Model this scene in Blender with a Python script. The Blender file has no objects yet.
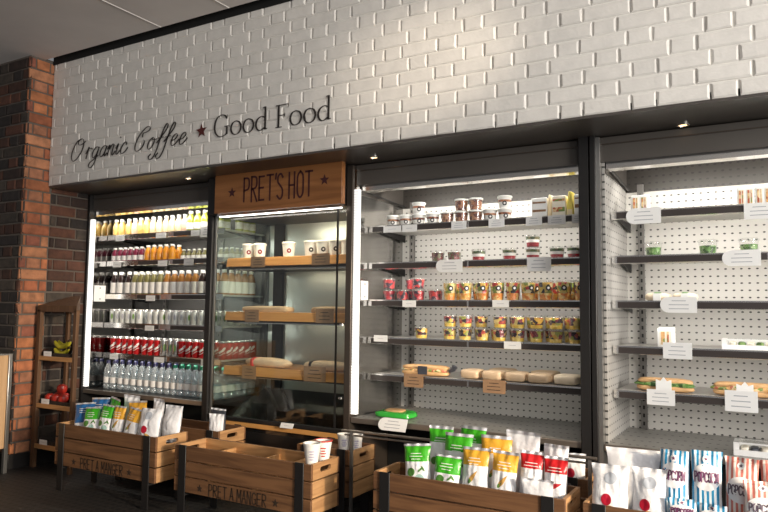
import bpy, bmesh, math, random
from mathutils import Vector, Matrix, noise
random.seed(7)
PI = math.pi
COL = bpy.context.scene.collection
ORD = ['first','second','third','fourth','fifth','sixth','seventh','eighth','ninth','tenth','eleventh','twelfth',
       'thirteenth','fourteenth','fifteenth','sixteenth','seventeenth','eighteenth']

# ------------------------------------------------------------------ materials
def newmat(name):
    m = bpy.data.materials.new(name); m.use_nodes = True
    return m, m.node_tree, m.node_tree.nodes, m.node_tree.links
def M(name, col, rough=.5, metal=0., bump=None, emis=None, coat=0., spec=None, var=0., vscale=8.):
    m, t, n, l = newmat(name); b = n['Principled BSDF']
    b.inputs['Base Color'].default_value = (*col, 1); b.inputs['Roughness'].default_value = rough
    b.inputs['Metallic'].default_value = metal
    if spec is not None: b.inputs['Specular IOR Level'].default_value = spec
    if coat: b.inputs['Coat Weight'].default_value = coat; b.inputs['Coat Roughness'].default_value = .08
    if emis: b.inputs['Emission Color'].default_value = (*emis[0], 1); b.inputs['Emission Strength'].default_value = emis[1]
    if var or bump:
        tc = n.new('ShaderNodeTexCoord')
    if var:
        nz = n.new('ShaderNodeTexNoise'); nz.inputs['Scale'].default_value = vscale; nz.inputs['Detail'].default_value = 4
        l.new(tc.outputs['Object'], nz.inputs['Vector'])
        r = n.new('ShaderNodeValToRGB'); e = r.color_ramp.elements
        e[0].position = .3; e[1].position = .7
        e[0].color = (*[max(0, c*(1-var)) for c in col], 1); e[1].color = (*[min(1, c*(1+var)) for c in col], 1)
        l.new(nz.outputs[0], r.inputs[0]); l.new(r.outputs[0], b.inputs['Base Color'])
    if bump:
        nb = n.new('ShaderNodeTexNoise'); nb.inputs['Scale'].default_value = bump[0]; nb.inputs['Detail'].default_value = 3
        l.new(tc.outputs['Object'], nb.inputs['Vector'])
        bp = n.new('ShaderNodeBump'); bp.inputs['Strength'].default_value = bump[1]; bp.inputs['Distance'].default_value = .01
        l.new(nb.outputs[0], bp.inputs['Height']); l.new(bp.outputs[0], b.inputs['Normal'])
    return m
def wood(name, c0, c1, axis=0, rough=.55, grain=26.):
    m, t, n, l = newmat(name); b = n['Principled BSDF']; b.inputs['Roughness'].default_value = rough
    tc = n.new('ShaderNodeTexCoord'); mp = n.new('ShaderNodeMapping')
    s = [grain]*3; s[axis] = grain*.07; mp.inputs['Scale'].default_value = s
    l.new(tc.outputs['Object'], mp.inputs['Vector'])
    nz = n.new('ShaderNodeTexNoise'); nz.inputs['Scale'].default_value = 1.6; nz.inputs['Detail'].default_value = 6; nz.inputs['Distortion'].default_value = 1.2
    l.new(mp.outputs[0], nz.inputs['Vector'])
    r = n.new('ShaderNodeValToRGB'); e = r.color_ramp.elements
    e[0].position = .32; e[0].color = (*c0, 1); e[1].position = .68; e[1].color = (*c1, 1)
    l.new(nz.outputs[0], r.inputs[0]); l.new(r.outputs[0], b.inputs['Base Color'])
    bp = n.new('ShaderNodeBump'); bp.inputs['Strength'].default_value = .15; bp.inputs['Distance'].default_value = .004
    l.new(nz.outputs[0], bp.inputs['Height']); l.new(bp.outputs[0], b.inputs['Normal'])
    return m
def glassmat(name, tint=(1,1,1), rough=.02, refl=.9, fac=.35, base=None, amt=0.):
    """clear pane / clear plastic: see-through plus a fresnel reflection, optionally some haze colour"""
    m, t, n, l = newmat(name); n.remove(n['Principled BSDF']); out = n['Material Output']
    tr = n.new('ShaderNodeBsdfTransparent'); tr.inputs[0].default_value = (*tint, 1)
    gl = n.new('ShaderNodeBsdfGlossy'); gl.inputs['Color'].default_value = (refl, refl, refl, 1); gl.inputs['Roughness'].default_value = rough
    lw = n.new('ShaderNodeLayerWeight'); lw.inputs[0].default_value = .5
    pw = n.new('ShaderNodeMath'); pw.operation = 'POWER'; pw.inputs[1].default_value = 4.; l.new(lw.outputs['Facing'], pw.inputs[0])
    ml = n.new('ShaderNodeMath'); ml.operation = 'MULTIPLY_ADD'; ml.inputs[1].default_value = .8; ml.inputs[2].default_value = fac; l.new(pw.outputs[0], ml.inputs[0])
    mx = n.new('ShaderNodeMixShader'); l.new(ml.outputs[0], mx.inputs[0])
    src = tr
    if base:
        df = n.new('ShaderNodeBsdfDiffuse'); df.inputs[0].default_value = (*base, 1)
        m2 = n.new('ShaderNodeMixShader'); m2.inputs[0].default_value = amt
        l.new(tr.outputs[0], m2.inputs[1]); l.new(df.outputs[0], m2.inputs[2]); src = m2
    l.new(src.outputs[0], mx.inputs[1]); l.new(gl.outputs[0], mx.inputs[2]); l.new(mx.outputs[0], out.inputs[0])
    return m
def mix_food(name, cols, scale=55., rough=.3):
    m, t, n, l = newmat(name); b = n['Principled BSDF']; b.inputs['Roughness'].default_value = rough
    b.inputs['Coat Weight'].default_value = .5; b.inputs['Coat Roughness'].default_value = .1
    tc = n.new('ShaderNodeTexCoord'); oi = n.new('ShaderNodeObjectInfo')
    ad = n.new('ShaderNodeVectorMath'); ad.operation = 'ADD'
    l.new(tc.outputs['Object'], ad.inputs[0]); l.new(oi.outputs['Location'], ad.inputs[1])
    v = n.new('ShaderNodeTexVoronoi'); v.inputs['Scale'].default_value = scale
    l.new(ad.outputs[0], v.inputs['Vector'])
    sp = n.new('ShaderNodeSeparateColor'); l.new(v.outputs['Color'], sp.inputs[0])
    r = n.new('ShaderNodeValToRGB'); r.color_ramp.interpolation = 'CONSTANT'; e = r.color_ramp.elements
    for i, c in enumerate(cols):
        el = e[i] if i < 2 else e.new(i/len(cols))
        el.position = i/len(cols); el.color = (*c, 1)
    l.new(sp.outputs[0], r.inputs[0]); l.new(r.outputs[0], b.inputs['Base Color'])
    bp = n.new('ShaderNodeBump'); bp.inputs['Strength'].default_value = .5; bp.inputs['Distance'].default_value = .01
    l.new(v.outputs['Distance'], bp.inputs['Height']); l.new(bp.outputs[0], b.inputs['Normal'])
    return m
def stripes(name, ca, cb, period=.0165, duty=.5):
    m, t, n, l = newmat(name); b = n['Principled BSDF']; b.inputs['Roughness'].default_value = .35
    tc = n.new('ShaderNodeTexCoord'); sx = n.new('ShaderNodeSeparateXYZ'); l.new(tc.outputs['Object'], sx.inputs[0])
    a = n.new('ShaderNodeMath'); a.operation = 'DIVIDE'; a.inputs[1].default_value = period; l.new(sx.outputs[0], a.inputs[0])
    f = n.new('ShaderNodeMath'); f.operation = 'FRACT'; l.new(a.outputs[0], f.inputs[0])
    g = n.new('ShaderNodeMath'); g.operation = 'GREATER_THAN'; g.inputs[1].default_value = duty; l.new(f.outputs[0], g.inputs[0])
    mx = n.new('ShaderNodeMix'); mx.data_type = 'RGBA'; mx.inputs[6].default_value = (*ca, 1); mx.inputs[7].default_value = (*cb, 1)
    l.new(g.outputs[0], mx.inputs[0]); l.new(mx.outputs[2], b.inputs['Base Color'])
    nb = n.new('ShaderNodeTexNoise'); nb.inputs['Scale'].default_value = 30; l.new(tc.outputs['Object'], nb.inputs['Vector'])
    bp = n.new('ShaderNodeBump'); bp.inputs['Strength'].default_value = .3; bp.inputs['Distance'].default_value = .02
    l.new(nb.outputs[0], bp.inputs['Height']); l.new(bp.outputs[0], b.inputs['Normal'])
    return m
def perforated(name, col, hole=(.03,.03,.03), px=.0365, pz=.0373, hx=.21, hz=.13, axes=(0, 2), metal=.0, rough=.45, off=(0, 0)):
    """sheet steel punched with rows of short slots, on the sheet's own object coordinates"""
    m, t, n, l = newmat(name); b = n['Principled BSDF']; b.inputs['Roughness'].default_value = rough; b.inputs['Metallic'].default_value = metal
    tc = n.new('ShaderNodeTexCoord'); sx = n.new('ShaderNodeSeparateXYZ'); l.new(tc.outputs['Object'], sx.inputs[0])
    def math_(op, a, v=None, b2=None):
        k = n.new('ShaderNodeMath'); k.operation = op
        l.new(a, k.inputs[0])
        if b2 is not None: l.new(b2, k.inputs[1])
        elif v is not None: k.inputs[1].default_value = v
        return k.outputs[0]
    def cell(o, p, h, of):
        x = math_('ADD', o, of); x = math_('DIVIDE', x, p); x = math_('FRACT', x); x = math_('SUBTRACT', x, .5); x = math_('DIVIDE', x, h)
        return math_('MULTIPLY', x, b2=x)
    s = math_('ADD', cell(sx.outputs[axes[0]], px, hx, off[0]), b2=cell(sx.outputs[axes[1]], pz, hz, off[1]))
    g = math_('LESS_THAN', s, 1.)
    mx = n.new('ShaderNodeMix'); mx.data_type = 'RGBA'; mx.inputs[6].default_value = (*col, 1); mx.inputs[7].default_value = (*hole, 1)
    l.new(g, mx.inputs[0]); l.new(mx.outputs[2], b.inputs['Base Color'])
    return m
def brickmat(name, rough=.85, ca=(.62,.62,.62), cb=(1.25,1.2,1.15), bs=.5):
    m, t, n, l = newmat(name); b = n['Principled BSDF']; b.inputs['Roughness'].default_value = rough
    at = n.new('ShaderNodeAttribute'); at.attribute_name = 'tone'
    tc = n.new('ShaderNodeTexCoord'); nz = n.new('ShaderNodeTexNoise'); nz.inputs['Scale'].default_value = 18; nz.inputs['Detail'].default_value = 5
    l.new(tc.outputs['Object'], nz.inputs['Vector'])
    r = n.new('ShaderNodeValToRGB'); e = r.color_ramp.elements; e[0].position = .3; e[0].color = (*ca,1); e[1].position = .75; e[1].color = (*cb,1)
    l.new(nz.outputs[0], r.inputs[0])
    mx = n.new('ShaderNodeMix'); mx.data_type = 'RGBA'; mx.blend_type = 'MULTIPLY'; mx.inputs[0].default_value = 1
    l.new(at.outputs['Color'], mx.inputs[6]); l.new(r.outputs[0], mx.inputs[7]); l.new(mx.outputs[2], b.inputs['Base Color'])
    n2 = n.new('ShaderNodeTexNoise'); n2.inputs['Scale'].default_value = 70; n2.inputs['Detail'].default_value = 4; l.new(tc.outputs['Object'], n2.inputs['Vector'])
    bp = n.new('ShaderNodeBump'); bp.inputs['Strength'].default_value = bs; bp.inputs['Distance'].default_value = .006
    l.new(n2.outputs[0], bp.inputs['Height']); l.new(bp.outputs[0], b.inputs['Normal'])
    return m
def floormat():
    m, t, n, l = newmat('ribbed_dark_mat'); b = n['Principled BSDF']; b.inputs['Roughness'].default_value = .6
    tc = n.new('ShaderNodeTexCoord'); br = n.new('ShaderNodeTexBrick'); br.offset = 0
    br.inputs['Scale'].default_value = 1; br.inputs['Brick Width'].default_value = .05; br.inputs['Row Height'].default_value = .05
    br.inputs['Mortar Size'].default_value = .012; br.inputs['Color1'].default_value = (.008,.008,.009,1); br.inputs['Color2'].default_value = (.012,.011,.011,1)
    br.inputs['Mortar'].default_value = (.026,.024,.023,1)
    l.new(tc.outputs['Object'], br.inputs['Vector']); l.new(br.outputs['Color'], b.inputs['Base Color'])
    bp = n.new('ShaderNodeBump'); bp.inputs['Strength'].default_value = .6; bp.inputs['Distance'].default_value = .01
    l.new(br.outputs['Fac'], bp.inputs['Height']); l.new(bp.outputs[0], b.inputs['Normal'])
    return m
def sleeve(name, lo, hi):      # LED strip behind a ribbed diffuser
    m, t, n, l = newmat(name); b = n['Principled BSDF']; b.inputs['Base Color'].default_value = (.8,.8,.8,1); b.inputs['Roughness'].default_value = .3
    tc = n.new('ShaderNodeTexCoord'); sx = n.new('ShaderNodeSeparateXYZ'); l.new(tc.outputs['Object'], sx.inputs[0])
    a = n.new('ShaderNodeMath'); a.operation = 'DIVIDE'; a.inputs[1].default_value = .016; l.new(sx.outputs[2], a.inputs[0])
    f = n.new('ShaderNodeMath'); f.operation = 'FRACT'; l.new(a.outputs[0], f.inputs[0])
    g = n.new('ShaderNodeMapRange'); g.inputs['From Min'].default_value = .25; g.inputs['From Max'].default_value = .5
    g.inputs['To Min'].default_value = lo; g.inputs['To Max'].default_value = hi; l.new(f.outputs[0], g.inputs['Value'])
    b.inputs['Emission Color'].default_value = (1,.98,.93,1); l.new(g.outputs[0], b.inputs['Emission Strength'])
    return m

W_ = (.86,.85,.82)
MT = dict(
 white_brick=brickmat('painted_brick', .7, (.93,.93,.93), (1.05,1.05,1.05), .22), red_brick=brickmat('red_brick'),
 mortar_w=M('white_mortar', (.80,.78,.74), .8), mortar_r=M('grey_mortar', (.13,.108,.09), .9, bump=(60,.5)),
 ceil=M('ceiling_paint', (.80,.755,.725), .8, var=.05, vscale=3), ceil_strip=M('ceiling_strip', (.72,.69,.66), .7),
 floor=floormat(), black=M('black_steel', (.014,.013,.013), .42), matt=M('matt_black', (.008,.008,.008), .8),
 soffit=M('dark_gloss_laminate', (.085,.075,.068), .28, var=.12, vscale=2), header=M('bronze_header', (.085,.076,.068), .4, var=.08, vscale=3),
 bronze=M('bronze_post', (.11,.09,.075), .3, .6), chrome=M('chrome', (.80,.78,.75), .2, 1.), steel=M('brushed_steel', (.5,.49,.47), .3, .9, bump=(90,.06)),
 shelf=M('shelf_steel', (.62,.60,.57), .42, .35), rail=M('price_rail_strip', (.055,.045,.042), .3), mirror=M('dark_mirror_steel', (.3,.29,.28), .09, 1.),
 sidesteel=M('ribbed_side_steel', (.30,.29,.275), .16, .85, var=.25, vscale=3), perf=perforated('punched_steel', (.60,.58,.545), (.05,.048,.045), hx=.18, hz=.115),
 perfside=perforated('punched_side_steel', (.40,.385,.365), axes=(1,2), px=.045, pz=.0373, hx=.2, hz=.12), deck=perforated('punched_deck', (.34,.33,.31), axes=(0,1), pz=.12, hz=.06),
 backdark=M('dark_back_panel', (.10,.095,.09), .35, .3), strut=M('slotted_upright', (.2,.19,.18), .35, .7),
 ledmid=sleeve('led_sleeve_soft', .3, .95), led=sleeve('led_sleeve', .7, 1.5), ledlow=sleeve('led_sleeve_dim', .25, 1.3), tube=M('lamp_tube', (1,1,1), .3, emis=((1,.96,.88), 6.)),
 spot=M('spot_lamp', (1,1,1), .3, emis=((1,.62,.30), 3.5)),
 glass=glassmat('pane_glass', (.96,.98,.97), .01, .9, .05), clear=glassmat('clear_plastic', (.97,.97,.96), .10, .9, .06, (.9,.9,.88), .04),
 water=glassmat('water_bottle_plastic', (.84,.90,.92), .08, .95, .12, (.86,.90,.93), .26),
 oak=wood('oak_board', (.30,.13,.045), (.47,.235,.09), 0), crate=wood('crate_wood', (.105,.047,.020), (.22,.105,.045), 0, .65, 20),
 crate_end_lit=wood('crate_end_lit_wood', (.36,.185,.078), (.56,.32,.145), 1, .6, 20), pale=wood('pale_oak', (.50,.30,.15), (.62,.40,.22), 2, .5, 16),  # crate ends paler than the fronts: low sunlight put into the wood colour
 stand=wood('dark_stand_wood', (.085,.042,.02), (.16,.08,.038), 2, .6, 20), sign=wood('sign_board', (.22,.085,.026), (.36,.15,.05), 0, .4, 12),
 hotboard=wood('warm_shelf_board', (.55,.25,.07), (.75,.38,.12), 0, .4, 14),
 ink=M('dark_ink', (.03,.024,.022), .6), burnt=M('burnt_lettering', (.055,.012,.014), .6), star=M('maroon_star', (.10,.018,.015), .5), branded=M('branded_black', (.035,.02,.012), .7),
 paper=M('white_card', (.93,.93,.92), .45, bump=(20,.05)), print=M('grey_print', (.42,.43,.47), .6), kraft=M('kraft_card', (.36,.215,.12), .7, var=.1, vscale=30),
 cap=M('white_cap', (.84,.84,.80), .35), bluecap=M('navy_cap', (.02,.022,.09), .35), greencap=M('green_cap', (.01,.22,.12), .35),
 wlabel=M('white_label', (.86,.84,.81), .45, var=.05, vscale=60),
 red=M('red_can', (.62,.012,.016), .25, .35, coat=.5), silver=M('can_silver', (.74,.74,.73), .25, .9), wcan=M('pale_can', (.80,.82,.79), .3, .2, coat=.3, var=.05, vscale=50),
 canprint=M('white_print', (.88,.86,.84), .4), greenprint=M('green_print', (.16,.30,.08), .5),
 cream=M('cream_juice', (.90,.74,.47), .3, coat=.6), yellow=M('yellow_juice', (.88,.60,.18), .3, coat=.6), pink=M('peach_juice', (.86,.58,.42), .3, coat=.6),
 orange=M('orange_juice', (.83,.33,.02), .3, coat=.6), purple=M('beet_juice', (.20,.012,.045), .3, coat=.6), lime=M('green_juice', (.38,.42,.05), .3, coat=.6),
 moss=M('olive_drink', (.19,.17,.055), .3, coat=.6), amber=M('amber_drink', (.40,.17,.03), .25, coat=.6), cola=M('dark_drink', (.03,.014,.012), .2, coat=.6),
 yog=M('yogurt_white', (.88,.86,.82), .4), granola=mix_food('granola', [(.22,.06,.03),(.42,.17,.08),(.12,.03,.02),(.5,.26,.14)], 55),
 berry=mix_food('berries', [(.42,.01,.02),(.60,.03,.03),(.03,.008,.025),(.30,.0,.02),(.02,.01,.03)], 45), berrydark=mix_food('dark_berries', [(.06,.012,.012),(.1,.09,.03),(.16,.02,.02)], 60),
 leafmix=mix_food('herb_topping', [(.05,.10,.02),(.12,.17,.05),(.03,.05,.015),(.2,.16,.08)], 70), redbase=M('berry_base', (.35,.01,.02), .3, coat=.5),
 melon=mix_food('melon_mix', [(.85,.26,.03),(.88,.42,.06),(.80,.30,.05),(.9,.6,.2)], 55), mixfruit=mix_food('mixed_fruit', [(.75,.42,.05),(.22,.015,.03),(.80,.60,.2),(.03,.02,.025),(.36,.38,.06),(.5,.06,.03),(.04,.015,.03)], 48),
 upfruit=mix_food('fruit_tops', [(.72,.52,.10),(.22,.28,.04),(.80,.66,.35),(.5,.03,.02),(.03,.02,.02),(.75,.45,.06)], 46), pine=mix_food('pineapple', [(.87,.58,.08),(.88,.66,.16),(.8,.5,.05)], 55),
 salad=mix_food('salad_leaves', [(.06,.17,.02),(.12,.28,.05),(.03,.09,.015),(.2,.34,.1)], 60), filling=mix_food('sandwich_filling', [(.70,.40,.16),(.80,.58,.32),(.50,.13,.06),(.2,.28,.06)], 60),
 bread=M('bread_crust', (.62,.37,.17), .6, var=.18, vscale=22, bump=(40,.3)), parcel=M('wrap_paper', (.62,.46,.29), .6, var=.08, vscale=18, bump=(26,.5)),
 pinkpaper=M('pale_wrap', (.62,.45,.29), .45, var=.08, vscale=18, bump=(30,.5)), flat=M('tortilla', (.74,.62,.46), .6, var=.08, vscale=25, bump=(30,.4)),
 sand=M('sandwich_white', (.86,.80,.68), .7, var=.06, vscale=40), brownline=M('brown_filling', (.26,.13,.06), .6, var=.3, vscale=60), yel=M('yellow_packet', (.85,.70,.14), .45),
 green_tray=M('green_film', (.04,.42,.05), .25, bump=(30,.5)),
 cup=M('paper_cup', (.84,.83,.80), .5), maroon=M('maroon_logo', (.20,.015,.03), .5), blackp=M('black_print', (.02,.018,.018), .5), redrim=M('red_rim', (.5,.05,.04), .5),
 cupprint=M('faint_cup_print', (.45,.42,.55), .6),
 foil=M('silver_seal', (.70,.70,.74), .3, .5, bump=(60,.3)), wbag=M('white_bag', (.84,.85,.89), .34, bump=(28,.5)), redberry=M('red_fruit_print', (.42,.008,.03), .4),
 bagpanel=M('grey_bag_print', (.45,.49,.56), .4), oval=M('white_oval', (.84,.85,.88), .4), navyink=M('plum_ink', (.13,.03,.10), .5), greyink=M('slate_ink', (.13,.10,.14), .5),
 hotwrap=M('hot_wrap_paper', (.76,.60,.42), .6, var=.08, vscale=18, bump=(26,.5)), whitefilm=M('white_film', (.83,.84,.87), .32, bump=(34,.45)), bluefilm=M('blue_film', (.02,.12,.33), .3, bump=(34,.4)), greenfilm=M('green_film', (.05,.40,.015), .3, bump=(34,.4)),
 yellowfilm=M('yellow_film', (.76,.40,.04), .3, bump=(34,.4)), redfilm=M('red_film', (.56,.014,.018), .3, bump=(34,.4)),
 bluestripe=stripes('blue_stripe_film', (.015,.24,.48), (.82,.88,.92)), pinkstripe=stripes('pink_stripe_film', (.66,.20,.16), (.84,.79,.75)),
 chilli=M('chilli_print', (.5,.02,.03), .4), parsnip=M('parsnip_print', (.62,.36,.10), .4), leafprint=M('leaf_print', (.08,.22,.04), .4), mintprint=M('mint_print', (.40,.60,.55), .4),
 banana=M('banana_skin', (.45,.40,.03), .4, var=.2, vscale=20), apple=M('apple_skin', (.42,.03,.02), .3, var=.25, vscale=25), basket=M('dark_basket', (.03,.022,.018), .7, bump=(70,.8)), stem=M('stem_brown', (.06,.04,.02), .8),
 snackdark=M('dark_packet', (.05,.055,.07), .4, bump=(30,.4)), divider=wood('divider_wood', (.40,.20,.075), (.60,.33,.14), 0, .6, 18),
)

# ------------------------------------------------------------------ mesh builder
class MB:
    def __init__(s): s.v = []; s.f = []; s.mi = []; s.tone = []; s.cur = 0
    def add(s, vs, fs, mi=None, tone=None):
        o = len(s.v); s.v += [tuple(p) for p in vs]
        for f in fs:
            s.f.append(tuple(o+i for i in f)); s.mi.append(s.cur if mi is None else mi); s.tone.append(tone or (1,1,1))
        return s
    def box(s, x0, x1, y0, y1, z0, z1, mi=None):
        v = [(x0,y0,z0),(x1,y0,z0),(x1,y1,z0),(x0,y1,z0),(x0,y0,z1),(x1,y0,z1),(x1,y1,z1),(x0,y1,z1)]
        return s.add(v, [(0,3,2,1),(4,5,6,7),(0,1,5,4),(1,2,6,5),(2,3,7,6),(3,0,4,7)], mi)
    def prism(s, poly, a0, a1, axis='x', mi=None):
        n = len(poly)
        def P(a, p): return {'x': (a,p[0],p[1]), 'y': (p[0],a,p[1]), 'z': (p[0],p[1],a)}[axis]
        v = [P(a0,p) for p in poly]+[P(a1,p) for p in poly]
        fs = [tuple(range(n))[::-1], tuple(range(n,2*n))]+[(i,(i+1)%n,n+(i+1)%n,n+i) for i in range(n)]
        return s.add(v, fs, mi)
    def lathe(s, prof, c=(0,0,0), n=18, mi=None):
        v = []; rings = []
        for r, z in prof:
            if r <= 1e-6: rings.append([len(v)]); v.append((c[0],c[1],c[2]+z))
            else:
                rings.append(list(range(len(v), len(v)+n)))
                v += [(c[0]+r*math.cos(2*PI*i/n), c[1]+r*math.sin(2*PI*i/n), c[2]+z) for i in range(n)]
        fs = []
        for a, b in zip(rings, rings[1:]):
            for i in range(n):
                j = (i+1) % n
                if len(a) == 1 and len(b) == 1: continue
                if len(a) == 1: fs.append((a[0], b[j], b[i]))
                elif len(b) == 1: fs.append((a[i], a[j], b[0]))
                else: fs.append((a[i], a[j], b[j], b[i]))
        return s.add(v, fs, mi)
    def tube(s, pts, r, n=10, mi=None):
        pts = [Vector(p) for p in pts]; v = []; m = len(pts)
        rr = r if isinstance(r, (list, tuple)) else [r]*m
        for i, p in enumerate(pts):
            d = (pts[min(i+1,m-1)]-pts[max(i-1,0)]).normalized()
            up = Vector((0,0,1)) if abs(d.z) < .9 else Vector((0,1,0))
            a = d.cross(up).normalized(); b = a.cross(d)
            v += [p+(a*math.cos(2*PI*k/n)+b*math.sin(2*PI*k/n))*rr[i] for k in range(n)]
        fs = [(i*n+k, i*n+(k+1)%n, (i+1)*n+(k+1)%n, (i+1)*n+k) for i in range(m-1) for k in range(n)]
        fs += [tuple(range(n))[::-1], tuple((m-1)*n+k for k in range(n))]
        return s.add(v, fs, mi)
    def sup(s, c, a, b, h, e1=.5, e2=.5, nu=20, nv=12, mi=None, wob=0.):
        def sp(x, e): return math.copysign(abs(x)**e, x)
        prof = []; v = []
        for j in range(nv+1):
            ph = -PI/2+PI*j/nv
            for i in range(nu):
                th = 2*PI*i/nu
                p = Vector((a*sp(math.cos(ph),e1)*sp(math.cos(th),e2), b*sp(math.cos(ph),e1)*sp(math.sin(th),e2), h*sp(math.sin(ph),e1)))
                if wob:
                    p *= 1+wob*noise.noise(p*28+Vector(c)*9); p.z = max(p.z, -h)
                v.append(p+Vector(c))
        fs = [(j*nu+i, j*nu+(i+1)%nu, (j+1)*nu+(i+1)%nu, (j+1)*nu+i) for j in range(nv) for i in range(nu)]
        return s.add(v, fs, mi)
    def disc_on(s, Rf, z0, a0, r, n=20, off=.0008, mi=None, rx=None):
        """round print lying on a turned body"""
        rx = rx or r; vs = []
        def P(u, w):
            z = z0+w; R = Rf(z)+off; a = a0+u/R
            return (R*math.cos(a), R*math.sin(a), z)
        vs.append(P(0,0))
        for k in range(n): vs.append(P(rx*math.cos(2*PI*k/n), r*math.sin(2*PI*k/n)))
        return s.add(vs, [(0,1+k,1+(k+1)%n) for k in range(n)], mi)
    def build(s, name, mats, parent=None, smooth=True, bevel=0., loc=None, tones=False, ang=35):
        me = bpy.data.meshes.new(name); me.from_pydata(s.v, [], s.f)
        mats = mats if isinstance(mats, (list, tuple)) else [mats]
        for m in mats: me.materials.append(MT[m] if isinstance(m, str) else m)
        me.polygons.foreach_set('material_index', s.mi)
        if tones:
            at = me.attributes.new('tone', 'FLOAT_COLOR', 'FACE')
            at.data.foreach_set('color', [c for t in s.tone for c in (*t, 1)])
        me.validate(); me.update()
        bm = bmesh.new(); bm.from_mesh(me); bmesh.ops.recalc_face_normals(bm, faces=bm.faces); bm.to_mesh(me); bm.free()
        if smooth:
            me.shade_smooth(); me.set_sharp_from_angle(angle=math.radians(ang))
        o = bpy.data.objects.new(name, me); COL.objects.link(o)
        if parent: o.parent = parent
        if loc: o.location = loc
        if bevel:
            b = o.modifiers.new('soft_edge', 'BEVEL'); b.width = bevel; b.segments = 2; b.limit_method = 'ANGLE'
        return o
def tag(o, label=None, cat=None, group=None, kind=None):
    if label: o['label'] = label
    if cat: o['category'] = cat
    if group: o['group'] = group
    if kind: o['kind'] = kind
    return o
def thing(name, label, cat, loc=(0,0,0), rz=0., group=None):
    o = bpy.data.objects.new(name, None); COL.objects.link(o); o.empty_display_size = .05
    o.location = loc; o.rotation_euler = (0,0,rz)
    return tag(o, label, cat, group)
def dup(root, loc, rz=0., label=None, group=None, rot=None):
    def cp(o, par):
        c = o.copy(); COL.objects.link(c); c.parent = par
        for ch in list(o.children): cp(ch, c)
        return c
    r = cp(root, None); r.location = loc; r.rotation_euler = rot or (0,0,rz)
    return tag(r, label, None, group)
class Kind:
    """first placing moves the original, later ones copy it"""
    def __init__(s, root): s.root = root; s.used = False
    def put(s, loc, rz=0., label=None, group=None, rot=None):
        if not s.used:
            s.used = True; r = s.root; r.location = loc; r.rotation_euler = rot or (0,0,rz); return tag(r, label, None, group)
        return dup(s.root, loc, rz, label, group, rot)

# ------------------------------------------------------------------ lettering
def smooth2(pts, n=6):
    if len(pts) < 3: return pts
    out = []
    P = [pts[0]]+list(pts)+[pts[-1]]
    for i in range(1, len(P)-2):
        for k in range(n):
            t = k/n; q = []
            for d in (0,1):
                a,b,c,e = P[i-1][d],P[i][d],P[i+1][d],P[i+2][d]
                q.append(.5*(2*b+(c-a)*t+(2*a-5*b+4*c-e)*t*t+(3*b-a-3*c+e)*t**3))
            out.append(tuple(q))
    return out+[pts[-1]]
def ribbon(mb, pts, wf, P, ext=0.):
    m = len(pts); vs = []
    for i, p in enumerate(pts):
        a, b = pts[max(i-1,0)], pts[min(i+1,m-1)]
        dx, dz = b[0]-a[0], b[1]-a[1]; L = math.hypot(dx,dz) or 1; dx /= L; dz /= L
        w = wf(dx,dz)/2; e = ext*(-1 if i == 0 else 1 if i == m-1 else 0)
        x, z = p[0]+dx*e, p[1]+dz*e
        vs += [P(x-dz*w, z+dx*w), P(x+dz*w, z-dx*w)]
    mb.add(vs, [(2*i,2*i+1,2*i+3,2*i+2) for i in range(m-1)])
def starpoly(mb, cx, cz, r, P, rot=0.):
    vs = [P(cx,cz)]
    for k in range(10):
        a = PI/2+k*PI/5+rot; q = r if k % 2 == 0 else r*.42
        vs.append(P(cx+q*math.cos(a), cz+q*math.sin(a)))
    mb.add(vs, [(0,1+k,1+(k+1)%10) for k in range(10)])
CAPS = {  # narrow hand-lettered capitals, width .46, height 1
 'P': [[(0,0),(0,1)],'c',[(0,1),(.34,.97),(.42,.76),(.34,.53),(0,.46)]], 'R': [[(0,0),(0,1)],'c',[(0,1),(.34,.97),(.42,.78),(.34,.56),(0,.5)],[(.12,.5),(.44,0)]],
 'E': [[(0,0),(0,1)],[(0,1),(.38,1)],[(0,.52),(.32,.52)],[(0,0),(.38,0)]], 'T': [[(0,1),(.48,1)],[(.24,1),(.24,0)]], "'": [[(.1,1.02),(.06,.82)]],
 'S': ['c',[(.42,.86),(.26,1),(.06,.9),(.05,.68),(.22,.54),(.4,.36),(.38,.1),(.2,0),(.0,.13)]], 'H': [[(0,0),(0,1)],[(.4,0),(.4,1)],[(0,.5),(.4,.5)]],
 'O': ['c',[(.22,1),(.03,.85),(0,.5),(.03,.15),(.22,0),(.41,.15),(.44,.5),(.41,.85),(.22,1)]], 'A': [[(0,0),(.22,1)],[(.22,1),(.44,0)],[(.08,.34),(.36,.34)]],
 'M': [[(0,0),(.02,1)],[(.02,1),(.25,.35)],[(.25,.35),(.48,1)],[(.48,1),(.5,0)]], 'N': [[(0,0),(0,1)],[(0,1),(.4,0)],[(.4,0),(.4,1)]],
 'G': ['c',[(.42,.86),(.24,1),(.04,.84),(0,.5),(.04,.14),(.24,0),(.42,.14)],[(.42,.12),(.42,.45)],[(.24,.45),(.42,.45)]], 'C': ['c',[(.42,.86),(.24,1),(.04,.84),(0,.5),(.04,.14),(.24,0),(.42,.14)]], ' ': []}
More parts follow.
